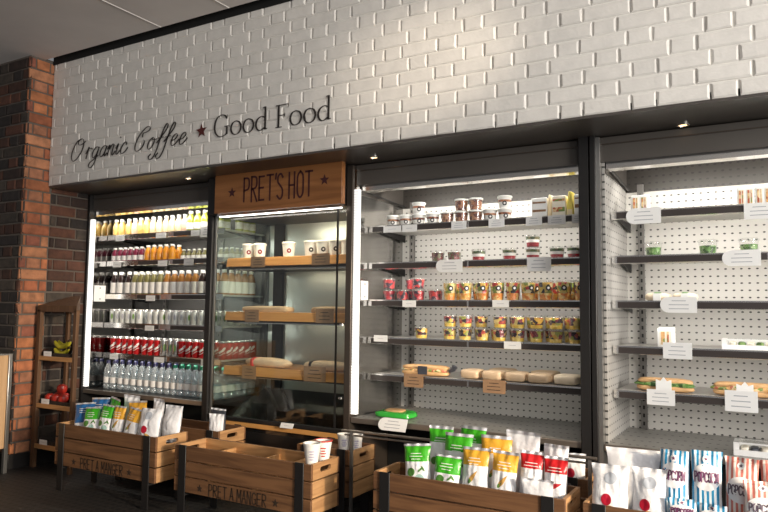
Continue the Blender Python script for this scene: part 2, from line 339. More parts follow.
def caps(mb, text, x0, z0, width, height, stroke, P, bounce=0., rnd=None):
    adv = [.3 if c == ' ' else .2 if c == "'" else .66 if c == 'M' else .62 for c in text]
    k = width/(sum(adv)-.16); x = x0
    for c, a in zip(text, adv):
        curve = False; h = height*(1+(random.random()-.5)*bounce)
        zz = z0-(h-height)/2
        for st in CAPS[c]:
            if st == 'c': curve = True; continue
            pts = [(x+p[0]*k, zz+p[1]*h) for p in st]
            if curve: pts = smooth2(pts, 5); curve = False
            else:
                (ax,az),(bx,bz) = pts; pts = [(ax+(bx-ax)*i/5, az+(bz-az)*i/5) for i in range(6)]
            ribbon(mb, pts, lambda dx,dz: stroke, P, stroke*.45)
        x += a*k

# ------------------------------------------------------------------ room shell
YW = -.36; XP = -4.63; ZS = 2.007
def brick_face(mb, o, du, dv, nrm, u0, u1, v0, v1, course, stretch, head, joint, tonef, jit=.002, hh=.0105):
    """Flemish bond laid on a plane; every brick has its own chamfered, slightly uneven face"""
    o = Vector(o); du = Vector(du); dv = Vector(dv); nrm = Vector(nrm)
    rows = int((v1-v0)/course)+1
    for r in range(rows):
        z0 = v0+r*course; z1 = min(z0+course-joint, v1)
        if z1-z0 < .01: continue
        u = u0-((stretch+head) if r % 2 else (stretch+head)*.5+ (stretch-head)*.0) - .02*random.random(); k = 0
        while u < u1:
            L = stretch if k % 2 == 0 else head; k += 1
            a, b = max(u,u0), min(u+L-joint,u1); u += L
            if b-a < .02: continue
            d = random.uniform(-jit,jit); tn = tonef()
            def ring(ins, h):
                q = []
                for (x,y) in ((a+ins,z0+ins),(b-ins,z0+ins),(b-ins,z1-ins),(a+ins,z1-ins)):
                    q.append(o+du*(x+random.uniform(-1,1)*jit*.8)+dv*(y+random.uniform(-1,1)*jit*.7)+nrm*(h+d*(h > .001)))
                return q
            vs = ring(0,-.004)+ring(.001,hh-.004)+ring(.008,hh)
            fs = [(8,9,10,11)]
            for R in (0,4):
                for i in range(4):
                    j = (i+1) % 4; fs.append((R+i,R+j,R+4+j,R+4+i))
            mb.add(vs, fs, 1, tn)
def wtone():
    k = random.uniform(.97,1.03); return (.80*k,.775*k,.735*k)
def rtone():
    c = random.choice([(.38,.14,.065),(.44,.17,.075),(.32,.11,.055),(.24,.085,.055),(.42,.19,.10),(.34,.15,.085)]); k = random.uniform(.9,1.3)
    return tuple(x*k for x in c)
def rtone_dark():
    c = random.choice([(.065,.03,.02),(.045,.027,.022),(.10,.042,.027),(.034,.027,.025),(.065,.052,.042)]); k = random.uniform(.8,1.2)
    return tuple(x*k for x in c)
mb = MB(); mb.box(XP, 1.2, YW, YW+.2, ZS, 3.2, 0)
brick_face(mb, (0,YW,0), (1,0,0), (0,0,1), (0,-1,0), XP, 1.2, ZS, 3.18, .0722, .208, .104, .0055, wtone, .0022, .0075)
wall_back = tag(mb.build('wall_back', ['mortar_w','white_brick'], smooth=False, tones=True), kind='structure')
mb = MB(); mb.box(-6.4, XP-.012, -.54, 1.0, 0, 2.95, 0)
brick_face(mb, (0,-.54,0), (1,0,0), (0,0,1), (0,-1,0), -6.4, XP, .1, 2.94, .081, .225, .112, .011, rtone_dark, .003)  # pier front in darker tones than the daylit return: shade put into colour
brick_face(mb, (XP-.012,0,0), (0,1,0), (0,0,1), (1,0,0), -.55, -.34, .1, 2.94, .081, .225, .112, .011, rtone, .003)
brick_face(mb, (XP-.012,0,0), (0,1,0), (0,0,1), (1,0,0), -.33, .02, .1, 1.995, .081, .225, .112, .011, rtone_dark, .003)
tag(mb.build('wall_left', ['mortar_r','red_brick'], smooth=False, tones=True), kind='structure')
tag(MB().box(-6.4, XP+.012, -.57, -.535, 0, .1).box(XP-.01, XP+.015, -.57, -.03, 0, .1).build('baseboard_left', 'black', bevel=.003), kind='structure')
mb = MB(); mb.box(-6.6, 3, -6, -.43, 2.94, 3.05)
tag(mb.build('ceiling', 'ceil'), kind='structure')
for i, x in enumerate((-3.42,-2.83,-2.24,-1.65)):
    tag(MB().box(x-.004, x+.004, -6, -.435, 2.936, 2.942).build('trim_%d' % (i+2), 'ceil_strip'), kind='structure')
tag(MB().box(XP, 1.2, YW-.0135, YW-.009, 2.915, 3.06).box(XP, 1.2, -.43, YW+.1, 3.03, 3.06).build('trim_8', 'matt'), kind='structure')  # black strip stands in for the shadow band along the wall top
tag(MB().box(-7, 3, -6.5, 1.4, -.04, 0).build('floor', 'floor'), kind='structure')
tag(MB().box(XP, 1.2, YW, .8, ZS-.012, ZS+.03).build('trim_1', 'soffit'), kind='structure')
tag(MB().box(-6.4, 2, .85, .95, 0, 2.1).build('wall_rear', 'matt'), kind='structure')

# wall lettering --------------------------------------------------
ROM = {  # serif roman, x-height 1, ('s' straight with its serifs | 'c' curve)
 'G': (1.62, [('c',[(1.28,1.34),(1.05,1.60),(.72,1.66),(.30,1.45),(.10,.95),(.14,.42),(.45,.05),(.80,-.02),(1.12,.06),(1.30,.18)]),('s',[(1.30,.72),(1.30,.12)]),('h',[(1.05,.74),(1.52,.74)]),('s',[(1.30,1.62),(1.30,1.30)])]),
 'o': (1.18, [('c',[(.56,1.02),(.24,.88),(.08,.5),(.22,.12),(.54,-.02),(.88,.12),(1.03,.5),(.88,.88),(.56,1.02)])]),
 'd': (1.24, [('c',[(.86,.92),(.58,1.02),(.22,.84),(.08,.46),(.22,.1),(.52,-.02),(.86,.16)]),('s',[(.92,1.72),(.92,.0)]),('h',[(.72,1.66),(.92,1.70)]),('h',[(.92,.02),(1.12,.06)])]),
 'F': (1.20, [('s',[(.26,1.62),(.26,0)]),('h',[(.02,1.62),(1.10,1.62)]),('h',[(.26,.86),(.80,.86)]),('h',[(.0,.0),(.56,0)]),('s',[(1.08,1.64),(1.08,1.36)]),('s',[(.80,1.0),(.80,.72)])]),
 ' ': (.62, [])}
def roman(mb, text, x0, z0, xh, width, P):
    tot = sum(ROM[c][0] for c in text); k = width/tot/xh; x = x0
    for c in text:
        for kind, pts in ROM[c][1]:
            q = [(x+p[0]*xh*k, z0+p[1]*xh) for p in pts]
            if kind == 'c': q = smooth2(q, 8)
            thin = len(pts) == 2 and abs(pts[0][1]-pts[1][1]) < .35
            wf = (lambda dx,dz: .0055) if (kind == 'h' or thin) else (lambda dx,dz: .0045+.0105*abs(dz)**1.5)
            ribbon(mb, q, wf, P)
        x += ROM[c][0]*xh*k
YL = YW-.0125
flat = lambda y: (lambda x, z: (x, y, z))
mb = MB(); roman(mb, 'Good Food', -2.984, 2.173, .080, .885, flat(YL))
tag(mb.build('wall_lettering', 'ink', smooth=False), 'black serif words Good Food painted on the white brick wall', 'lettering')
mb = MB(); starpoly(mb, -3.088, 2.228, .048, flat(YL), .06)
tag(mb.build('star_emblem', 'star', smooth=False), 'small dark red star between the two phrases on white brick', 'star')  # star emblem painted on the brick, not a separate sign
SCR = {  # slanted script, x-height 1, upright here and sheared below
 'O': (2.05, [[(.95,2.05),(.45,1.9),(.12,1.2),(.14,.45),(.48,.0),(.92,.12),(1.32,.7),(1.42,1.4),(1.2,1.95),(.85,2.08),(.6,1.85),(.72,1.55),(1.1,1.5),(1.6,1.78)]]),
 'r': (.80, [[(.0,.5),(.18,.95),(.22,1.12),(.36,.98),(.62,.98),(.7,.85)],[(.24,1.0),(.2,.5),(.2,.0)]]),
 'g': (1.0, [[(.72,.95),(.45,1.02),(.16,.7),(.14,.25),(.36,.0),(.62,.2),(.76,.7)],[(.78,1.0),(.74,.2),(.66,-.55),(.36,-.92),(.02,-.75),(.08,-.42),(.5,-.15),(.98,.2)]]),
 'a': (.98, [[(.72,.92),(.45,1.02),(.16,.7),(.14,.25),(.36,.0),(.62,.2),(.76,.7)],[(.78,1.0),(.72,.3),(.8,.02),(1.05,.3)]]),
 'n': (1.05, [[(.0,.6),(.16,.98),(.2,.8),(.18,.0)],[(.2,.55),(.48,1.0),(.68,.95),(.68,.4),(.74,.03),(.86,.02),(1.08,.35)]]),
 'i': (.56, [[(.0,.55),(.2,1.0)],[(.2,1.0),(.16,.3),(.24,.02),(.38,.04),(.6,.35)],[(.22,1.5),(.27,1.6)]]),
 'c': (.95, [[(.66,.75),(.62,1.0),(.38,1.0),(.14,.6),(.16,.15),(.42,.0),(.72,.15),(.95,.5)]]),
 'C': (1.50, [[(.72,1.2),(.7,1.55),(1.02,1.62),(1.36,1.8),(1.2,2.1),(.82,2.02),(.32,1.45),(.1,.7),(.24,.12),(.62,.0),(1.02,.3),(1.1,.75),(.95,.95)]]),
 'o': (1.0, [[(.5,1.02),(.2,.75),(.14,.3),(.36,.0),(.64,.15),(.78,.6),(.66,.95),(.45,1.0),(.6,.8),(1.02,.86)]]),
 'f': (.82, [[(.1,.45),(.5,1.0),(.86,1.6),(.86,1.98),(.68,2.06),(.5,1.6),(.4,.7),(.32,-.3),(.12,-.85),(-.2,-.95),(-.4,-.7),(-.2,-.45)],[(.1,.88),(.74,.92)]]),
 'e': (.92, [[(.12,.42),(.5,.55),(.66,.82),(.5,1.02),(.24,.82),(.14,.35),(.34,.0),(.66,.12),(.95,.5)]]), ' ': (.75, [])}
def script(mb, text, x0, z0, xh, width, P, shear=.36):
    tot = sum(SCR[c][0] for c in text); k = width/tot/xh; x = x0
    for c in text:
        for pts in SCR[c][1]:
            q = smooth2([(x+p[0]*xh*k+shear*p[1]*xh, z0+p[1]*xh) for p in pts], 6)
            ribbon(mb, q, lambda dx,dz: .0040+.0085*max(0, abs(dx*.34+dz*.94))**2.2, P)
        x += SCR[c][0]*xh*k
mb = MB(); script(mb, 'Organic Coffee', -4.388, 2.163, .073, 1.165, flat(YL))
tag(mb.build('wall_lettering', 'ink', smooth=False), 'black slanted script words Organic Coffee on the white brick wall', 'lettering')
# recessed lights in the soffit ----------------------------------
dl = thing('recessed_downlight', 'x', 'ceiling light', (0,0,0), 0, 'downlights in the dark soffit')
MB().lathe([(.028,.002),(.028,-.003),(.020,-.004),(.019,.002)], n=20).build('trim_ring', 'chrome', dl)
MB().lathe([(0,-.001),(.018,-.001)], n=20).build('lamp', 'spot', dl)
dlk = Kind(dl)
for x, y, lb in ((-1.974,-.13,'small warm downlight in the dark soffit right of the wooden sign board'),(-.359,-.054,'small warm downlight in the dark soffit over the right fridge'),
                 (-3.41,-.16,'small warm downlight in the dark soffit over the left drinks fridge')):
    dlk.put((x,y,ZS-.0135), 0, lb, 'downlights in the dark soffit')

# ------------------------------------------------------------------ refrigerated cases
def fridge(x0, x1, label, shelves, dark, left_mat, right, strip_x, strip_w, top_strip=1.86, rightpost=True, stripbot=.52):
    f = thing('display_fridge', label, 'fridge', (0,0,0), 0, 'open chilled display cases')
    bk = 'backdark' if dark else 'perf'
    MB().box(x0, x1, .57, .60, .46, 1.96).build('back_panel', bk, f)
    if not dark:
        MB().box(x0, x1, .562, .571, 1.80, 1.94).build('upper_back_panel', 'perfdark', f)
        MB().box(x0+.012, x0+.018, .03, .562, 1.815, 1.95).build('upper_side_panel', 'header', f)
        MB().tube([(x0+.03,.06,1.842),(x0+.03,.55,1.812)], .007).build('support_arm', 'black', f)
    MB().box(x0, x0+.012, .02, .57, .46, 1.96).build('side_panel', left_mat, f)
    if right == 'glass':
        MB().box(x1-.005, x1-.002, .02, .57, .50, 1.93).build('glass_side', 'glass', f)
    elif right: MB().box(x1-.012, x1, .02, .57, .46, 1.96).build('side_panel', right, f)
    MB().box(x0, x1, .0, .60, 1.958, 1.99).box(x0, x1, .0, .03, 1.868, 1.958).build('header', 'header', f)
    MB().box(x0, x1, -.006, .0, 1.952, 1.958).build('header_edge', 'bronze', f)
    lb = MB().prism([(.03,1.868),(.03,1.838),(.075,1.832),(.085,1.868)], x0+.01, x1-.01, 'x').build('light_bar', 'chrome', f)
    MB().box(x0+.05, x1-.05, .082, .105, 1.842, 1.856).build('lamp_tube', 'tube', lb)
    MB().box(x0, x1, .0, .57, .47, .50).build('base_deck', 'black' if dark else 'deck', f)
    MB().box(x0, x1, -.022, .006, .470, .502).build('front_rail', 'bronzed', f, bevel=.004)
    MB().box(x0, x1, .42, .60, 0, .47).build('plinth', 'matt', f)
    for z in shelves:
        s = MB().box(x0+.02, x1-.015, .142, .565, z-.012, z).build('shelf', 'shelf', f, bevel=.002)
        MB().prism([(.130,z-.034),(.136,z-.037),(.142,z-.037),(.142,z+.004),(.132,z+.004)], x0+.018, x1-.015, 'x').build('price_rail', 'chrome', s)
        xa = x0+.018; L = x1-.015-xa; cuts = (.0,.30,.20,.50,.60,.92) if dark else (.0,.02,.12,.5,.508,.995)
        mbr = MB()
        for a, b in ((cuts[1],cuts[3]),(cuts[4],cuts[5])): mbr.box(xa+L*a, xa+L*b, .125, .131, z-.033, z-.003)
        tag(mbr.build('rail_strip', 'rail', s))
        for xb in (x0+.03, x1-.05):
            MB().prism([(.15,z-.012),(.565,z-.012),(.565,z-.06),(.5,z-.05)], xb, xb+.006, 'x').build('bracket', 'black', s)
    for xu in ((x0+.075, x1-.11) if not dark else (x0+.2, x1-.45)):
        m2 = MB().box(xu, xu+.032, .548, .571, .50, 1.84)
        for k in range(30): m2.box(xu+.011, xu+.021, .546, .549, .52+k*.043, .54+k*.043, 1)
        m2.build('slotted_upright', ['strut','matt'], f)
    MB().box(strip_x, strip_x+strip_w, -.018, .012, .80, top_strip).build('light_strip', 'led' if dark else 'ledmid', f, bevel=.004)
    MB().box(strip_x, strip_x+strip_w, -.017, .011, stripbot, .80).build('lower_light_strip', 'ledlow', f)
    MB().box(strip_x, strip_x+.02, -.018, .012, top_strip, 1.965).build('strip_cap', 'chrome', f)
    return f
MT['hotback'] = M('brushed_back_steel', (.52,.56,.54), .28, .75, bump=(6,.10)); MT['blackgloss'] = M('black_glass_deck', (.012,.012,.012), .12, coat=1.)
MT['perfdark'] = perforated('shadowed_punched_steel', (.035,.030,.026), (.012,.01,.009))  # upper back above the lamps: its shade is put into the steel colour
MT['bronzed'] = M('bronzed_steel', (.30,.26,.225), .28, .7)
F1S = (1.683,1.478,1.220,.998,.766)
F3S = (1.632,1.408,1.184,.960,.742)
f1 = fridge(-4.60, -3.335, 'left open drinks fridge full of bottles and cans beside the red brick pier', F1S, True, 'mirror', 'glass', -4.625, .050, 1.80)
MB().box(-3.354, -3.306, -.03, .03, 0, 1.99).build('post', 'black', f1, bevel=.003)
MB().box(-4.625, -4.602, -.03, .6, 0, 1.99).build('outer_side', 'black', f1)
f3 = fridge(-2.176, -.845, 'middle open fridge with fruit pots beside the hot food cabinet', F3S, False, 'sidesteel', None, -2.178, .034, 1.845)
MB().box(-2.222, -2.180, -.03, .6, 0, 1.99).build('post', 'bronze', f3, bevel=.003)
MB().box(-.845, -.795, -.035, .6, 0, 1.999).build('post', 'black', f3, bevel=.003)
f4 = fridge(-.742, .66, 'right open fridge with sandwiches and salads, nearest the picture edge', F3S, False, 'perfside', 'perfside', -.760, .014, 1.845)
MB().box(-.789, -.762, -.04, .6, 0, 2.0).build('post', 'black', f4, bevel=.003)
MB().box(-.762, -.743, -.02, .57, 0, 1.99).build('outer_side', 'steel', f4)
# white sockets on the left walls of the cases
def socket(par, x, y0, y1, z0, z1):
    p = MB().box(x, x+.008, y0, y1, z0, z1).build('notice_plate', 'paper', par, bevel=.002)
    for dz in (.02, z1-z0-.02): MB().box(x+.008, x+.010, (y0+y1)/2-.006, (y0+y1)/2+.006, z0+dz-.006, z0+dz+.006).build('screw', 'print', p)
socket(f3, -2.164, .045, .125, 1.185, 1.30)
socket(f1, -4.588, .03, .13, 1.165, 1.29)
# tubular bumper in front of the middle and right cases
bp = thing('bumper_bar', 'steel bumper rail on thin legs in front of the middle fridge', 'rail', (0,0,0))
MB().tube([(-2.02,-.345,.491),(-.70,-.345,.497)], .007).tube([(-2.0,-.345,.470),(-.70,-.345,.474)], .005).build('bar', 'bronzed', bp)
for x in (-1.957, -.73): MB().box(x-.007, x+.007, -.354, -.340, 0, .49).build('leg', 'steel', bp)

# ------------------------------------------------------------------ hot cabinet
hc = thing('hot_food_cabinet', 'glass fronted hot food cabinet with three wooden shelves under the sign board', 'cabinet', (0,0,0))
HX0, HX1 = -3.30, -2.228
MB().box(HX0, HX1, .57, .60, .38, 1.75).build('back_panel', 'hotback', hc)
MB().box(-3.24, -3.155, .545, .572, .5, 1.75).build('back_post', 'matt', hc)
MB().box(HX0, HX1, -.085, .60, 1.748, 1.995).build('canopy', 'black', hc, bevel=.003)
lampb = MB().box(HX0+.08, HX1, -.075, -.05, 1.732, 1.748).build('lamp_housing', 'chrome', hc)
MB().box(HX0+.10, HX1-.01, -.0735, -.052, 1.728, 1.7325).build('lamp_tube', 'tube', lampb)
MB().prism([(.0,.365),(.57,.545),(.57,.38),(.0,.34)], HX0, HX1, 'x').build('base_deck', 'blackgloss', hc)
MB().box(HX0, HX1, -.0, .60, 0, .34).build('lower_body', 'black', hc)
MB().box(-3.16, HX1, -.022, -.002, .368, .398).build('front_ledge', 'hotboard', hc, bevel=.003)
MB().box(HX0, HX1, -.028, -.002, .400, .425).build('front_sill', 'black', hc, bevel=.003)
for z, k in ((1.455,0),(1.095,1),(.735,2)):
    s = MB().box(HX0+.055, HX1-.02, .07, .50, z-.022, z).build('shelf', 'hotboard', hc, bevel=.002)
    MB().prism([(.045,z-.05),(.07,z-.05),(.07,z+.008),(.055,z+.008)], HX0+.06, HX1-.02, 'x').build('front_board', 'hotboard', s, bevel=.002)
    MB().box(HX0+.05, HX1-.01, .08, .5, z-.062, z-.022).build('heater_plate', 'black', s)
    MB().box(HX0+.07, HX1-.03, .12, .16, z-.070, z-.062).build('heat_lamp', 'chrome', s)
MB().box(HX0, HX1, -.006, .0, .425, 1.748).build('glass_front', 'glass', hc)
MB().box(HX0, HX0+.006, .0, .57, .40, 1.748).build('glass_side', 'glass', hc)
MB().box(HX1-.006, HX1, .0, .57, .40, 1.748).build('glass_side', 'glass', hc)
MB().box(-2.302, -2.290, -.012, -.006, .36, 1.748).build('door_seam', 'black', hc)
MB().box(HX0, HX0+.014, -.010, -.002, .40, 1.748).build('glass_edge', 'steel', hc)
for z in (1.03, .60): MB().lathe([(0,0),(.016,0),(.016,.012),(0,.012)]).build('hinge', 'chrome', hc, loc=(-2.252,-.014,z))
sb = thing('hot_food_sign', 'wooden sign board with burnt red lettering and two stars above the hot cabinet', 'sign', (0,0,0))
MB().box(-3.200, -2.195, -.125, -.088, 1.745, 2.018).build('board', 'sign', sb, bevel=.002)
mb = MB(); caps(mb, "PRET'S HOT", -2.945, 1.805, .535, .155, .0125, flat(-.1265), .10); mb.build('lettering', 'burnt', sb, smooth=False)
for sx_, sz_ in ((-3.048,1.873),(-2.318,1.894)):
    mb = MB(); starpoly(mb, sx_, sz_, .036, flat(-.1265)); mb.build('star', 'burnt', sb, smooth=False)

# ------------------------------------------------------------------ crates
def crate(name, x0, x1, yf, yb, z0, z1, label, text=True, div=False, straps=True, shelf_z=None):
    c = thing('wooden_crate', label, 'crate', ((x0+x1)/2, (yf+yb)/2, 0), 0, 'wooden crates along the fridge fronts')
    w, d = (x1-x0)/2, (yb-yf)/2; n = 3; ph = (z1-z0)/n; gap = .007; th = .014
    for k in range(n):
        a, b = z0+k*ph+gap/2, z0+(k+1)*ph-gap/2
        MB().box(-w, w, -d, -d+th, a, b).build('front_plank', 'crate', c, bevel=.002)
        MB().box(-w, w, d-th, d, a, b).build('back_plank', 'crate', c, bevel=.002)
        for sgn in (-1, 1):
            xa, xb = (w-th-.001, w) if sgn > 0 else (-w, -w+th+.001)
            if k < n-1: MB().box(xa, xb, -d+th, d-th, a, b).build('end_plank', 'crate_end_lit', c, bevel=.002)
            else:       # top end plank with a hand slot
                mm = MB(); N = 32; zc = (a+b)/2+.004; hw, hh = .046, .0125
                inn, out = [], []
                for i in range(N):
                    t = 2*PI*i/N; cx, cz = math.cos(t), math.sin(t)
                    py = (hw-hh)*(1 if cx > 0 else -1)+hh*cx if abs(cx) > 1e-6 else 0
                    inn.append((py, zc+hh*cz))
                    L = min((d-th)/max(abs(cx),1e-6), ((b-zc) if cz > 0 else (zc-a))/max(abs(cz),1e-6))
                    out.append((cx*L, zc+cz*L))
                # square the corners of the outer loop
                for (yy,zz) in ((d-th,b),(-d+th,b),(-d+th,a),(d-th,a)):
                    i = min(range(N), key=lambda q: (out[q][0]-yy)**2+(out[q][1]-zz)**2); out[i] = (yy,zz)
                vs = [(X,p[0],p[1]) for X in (xa,xb) for L_ in (inn,out) for p in L_]
                fs = []
                for i in range(N):
                    j = (i+1) % N
                    fs += [(i,j,N+j,N+i),(2*N+i,2*N+j,3*N+j,3*N+i),(i,j,2*N+j,2*N+i),(N+i,N+j,3*N+j,3*N+i)]
                mm.add(vs, fs); mm.build('end_plank', 'crate_end_lit', c, smooth=False)
    MB().box(-w+th, w-th, -d+th, d-th, z0+.004, z0+.016).build('floor_board', 'crate', c)
    if shelf_z: MB().box(-w+th+.002, w-th-.002, -d+th+.002, d-th-.002, shelf_z-.012, shelf_z).build('raised_floor', 'crate', c)
    if div:
        MB().box(.30, w-th-.002, -d+th+.002, d-th-.01, z1-.030, z1-.018).build('raised_floor', 'divider', c)
        for x in (-.22, .09): MB().box(x-.006, x+.006, -d+th, d-th, z0+.016, z1-.03).build('divider', 'divider', c)
        MB().box(-w+th, w-th, d-th-.008, d-th, z0+.016, z1-.004).build('lining', 'divider', c)
    for x in (-w+.035, w-.095):
        MB().box(x, x+.052, -d-.006, -d, 0.0, z1+.001).build('strap_leg', 'black', c, bevel=.002)
        MB().box(x, x+.052, d, d+.006, 0.0, z1+.001).build('strap_leg', 'black', c, bevel=.002)
    for s in (-1,1):
        x = -w+.038 if s < 0 else w-.092
        MB().box(x, x+.046, -d, d, z0-.014, z0-.004).build('cross_bar', 'black', c)
    if text:
        mm = MB(); k = w/.458
        caps(mm, 'PRET A MANGER', -.198*k, z0+.010, .385*k, .058, .0062, flat(-d-.0012))
        starpoly(mm, -.265*k, z0+.038, .022, flat(-d-.0012)); starpoly(mm, .245*k, z0+.038, .022, flat(-d-.0012))
        mm.build('lettering', 'branded', c, smooth=False)
    return c
CT = .386
crate('c1', -3.915, -3.025, -.70, -.46, .148, .405, 'left front wooden crate of crisp bags below the drinks fridge', shelf_z=.33)
crate('c2', -2.873, -1.957, -.70, -.46, .136, .386, 'open wooden crate with dividers in front of the hot food cabinet', div=True)
crate('c3', -1.612, -.742, -.70, -.46, .148, .402, 'front wooden crate holding green, yellow and red crisp bags', text=False, shelf_z=.31)
crate('c4', -2.33, -1.967, -.325, -.085, .136, .386, 'rear wooden crate tucked below the hot cabinet, its end showing beside the thin leg', text=False, shelf_z=.36)
crate('c5', -.675, .25, -.70, -.46, .148, .402, 'right wooden crate of popcorn bags at the bottom right corner', text=False, shelf_z=.32)
crate('c6', -3.83, -2.905, -.335, -.095, .140, .395, 'rear wooden crate behind the left crisp crate, under the drinks fridge', text=False, shelf_z=.31)
crate('c7', -1.60, -.745, -.325, -.085, .148, .40, 'rear wooden crate behind the green, yellow and red crisp bags', text=False, shelf_z=.31)

# ------------------------------------------------------------------ drinks
FACE = -PI/2
def bottle(name, label, cat, prof, body, cap, capz, capr, caph, lab=None, labm='wlabel', group=None, n=18):
    t = thing(name, label, cat, (0,0,0), 0, group)
    MB().lathe(prof, n=n).build('body', body, t)
    MB().lathe([(0,capz),(capr,capz),(capr,capz+caph*.85),(capr*.85,capz+caph),(0,capz+caph)], n=14).build('cap', cap, t)
    if lab:
        z0, z1, r = lab; MB().lathe([(r-.0005,z0),(r,z0),(r,z1),(r-.0005,z1)], n=n).build('paper_label', labm, t)
    return t
def jprof(r, h, sh=.5, neck=.42):   # juice bottle: straight body, sloping shoulder, short neck
    return [(0,0),(r*.9,0),(r,.006),(r,h*sh),(r*.86,h*(sh+.16)),(r*neck*1.15,h*(sh+.32)),(r*neck,h*.88),(r*neck,h*.9),(0,h*.9)]
def jb(name, body, r, h, labs=True, cap='cap', sh=.5):
    return Kind(bottle(name, 'x', 'bottle', jprof(r,h,sh), body, cap, h*.88, r*.56, h*.12, (h*.1,h*.42,r+.0006) if labs else None))
RJ = .0275
KJ = {k: jb('juice_bottle', m, RJ, .132, False) for k, m in (('yellow','yellow'),('cream','cream'),('peach','pink'))}
KG = jb('juice_bottle', 'lime', .030, .150)
KP = jb('smoothie_bottle', 'purple', .0285, .112, True); KO = jb('smoothie_bottle', 'orange', .0285, .120, False)
KS = jb('shot_bottle', 'moss', .0235, .082, True, sh=.42)
def lb_(m): return Kind(bottle('labelled_bottle', 'x', 'bottle', jprof(.0325,.178,.54,.4), m, 'cap', .155, .0165, .023, (.012,.094,.0331)))
KL = {'dark': lb_('cola'), 'olive': lb_('moss'), 'amber': lb_('amber')}
def can(name, body, r, h, logo):
    t = thing(name, 'x', 'can', (0,0,0))
    MB().lathe([(0,.002),(r*.78,0),(r*.82,.001),(r,.009),(r,h-.012)], n=20).build('body', body, t)
    MB().lathe([(r,h-.012),(r*.86,h-.003),(r*.86,h),(r*.8,h),(r*.79,h-.004),(0,h-.004)], n=20).build('can_end', 'silver', t)
    R = lambda z: r
    m = MB()
    if logo == 'wave':
        for a0 in (FACE+.75,):
            P = lambda x, z, a0=a0: ((r+.0006)*math.cos(a0+x/r), (r+.0006)*math.sin(a0+x/r), z)
            q = smooth2([(-.024,h*.34),(-.010,h*.44),(.004,h*.5),(.012,h*.60),(.024,h*.64)], 6)
            ribbon(m, q, lambda dx,dz: h*.12, P)
            q = smooth2([(-.028,h*.22),(-.008,h*.26),(.01,h*.36),(.026,h*.38)], 6); ribbon(m, q, lambda dx,dz: h*.03, P)
        m.build('logo', 'canprint', t)
    else:
        m.disc_on(R, h*.5, FACE+.8, h*.2, rx=r*.3)
        m.build('logo', logo, t)
    return Kind(t)
KRED = can('drink_can', 'red', .0285, .126, 'wave'); KSIL = can('drink_can', 'silver', .0285, .126, 'greenprint'); KWC = can('slim_drink_can', 'wcan', .0272, .108, 'greenprint')
KWC2 = can('slim_drink_can', 'wcan', .0272, .108, 'print')
def wbottle(cap):
    t = thing('water_bottle', 'x', 'bottle', (0,0,0)); r = .032; h = .213
    MB().lathe([(0,.004),(r*.8,0),(r,.008),(r,.03),(r*.95,.034),(r,.04),(r,.115),(r*.93,.14),(r*.6,.17),(r*.42,.186),(r*.40,.196)], n=20).build('body', 'water', t)
    MB().lathe([(0,.190),(.0155,.190),(.0155,.206),(.013,.213),(0,.213)], n=14).build('cap', cap, t)
    MB().lathe([(r,.045),(r+.0007,.045),(r+.0007,.088),(r,.088)], n=20).build('paper_label', 'wlabel', t)
    return Kind(t)
KWB = wbottle('bluecap'); KWG = wbottle('greencap')
def spread(xs, d):
    out = []
    for x in xs: out.append(max(x, out[-1]+d) if out else x)
    return out
def nth(i): return ORD[i]
def row(kinds, xs, y, z, word, shelf, grp, d, second=True, jy=.004, n0=None, dy=.068, skip2=()):
    """front row of single drinks plus the row standing behind it"""
    xs = spread(xs, d)
    for i, (k, x) in enumerate(zip(kinds, xs)):
        k[0].put((x, y+random.uniform(-jy,jy)*.5, z+.0005), random.uniform(-.3,.3), '%s, %s from left, front of %s' % (k[1], nth(i), shelf), grp)
    if second:
        for i, (k, x) in enumerate(zip(kinds, xs)):
            if i in skip2: continue
            k[0].put((x+random.uniform(-.001,.001), y+dy, z+.0005), random.uniform(-.5,.5), '%s, second row, behind the %s front one, %s' % (k[1], nth(i), shelf), grp)
Y1 = .185
# top shelf
kj = {'y': (KJ['yellow'],'yellow juice bottle with white cap'), 'c': (KJ['cream'],'cream juice bottle with white cap'), 'p': (KJ['peach'],'peach juice bottle with white cap')}
row([kj[c] for c in 'yyypyycccccp'], [-4.554,-4.488,-4.401,-4.335,-4.265,-4.2,-4.13,-4.06,-3.99,-3.925,-3.855,-3.79], Y1, F1S[0], '', 'top drinks shelf', 'juice bottles on the top drinks shelf', .0585)
row([(KG,'tall green juice bottle')]*5, [-3.725,-3.655,-3.583,-3.512,-3.44], Y1-.005, F1S[0], '', 'top drinks shelf right end', 'green juice bottles on the top drinks shelf', .066)
# second shelf
row([(KP,'dark red bottle')]*6, [-4.556,-4.495,-4.434,-4.372,-4.309,-4.245], Y1, F1S[1], '', 'second drinks shelf', 'red smoothie bottles on the second drinks shelf', .060)
row([(KO,'orange juice bottle')]*5, [-4.178,-4.112,-4.046,-3.98,-3.915], Y1, F1S[1], '', 'second drinks shelf middle', 'orange juice bottles on the second drinks shelf', .060)
row([(KS,'small olive bottle')]*9, [-3.845+.053*i for i in range(9)], Y1+.05, F1S[1], '', 'second drinks shelf right', 'shot bottles on the second drinks shelf', .050, dy=.055)
# third shelf
kl = {'d': (KL['dark'],'dark drink bottle with white label'), 'o': (KL['olive'],'olive drink bottle with white label'), 'a': (KL['amber'],'amber drink bottle with white label')}
row([kl[c] for c in 'dddoooooaaaaadda'], [-4.545,-4.472,-4.375,-4.305,-4.237,-4.168,-4.10,-4.028,-3.955,-3.882,-3.81,-3.738,-3.666,-3.594,-3.524,-3.456], Y1, F1S[2], '', 'third drinks shelf', 'labelled bottles on the third drinks shelf', .068, dy=.075)
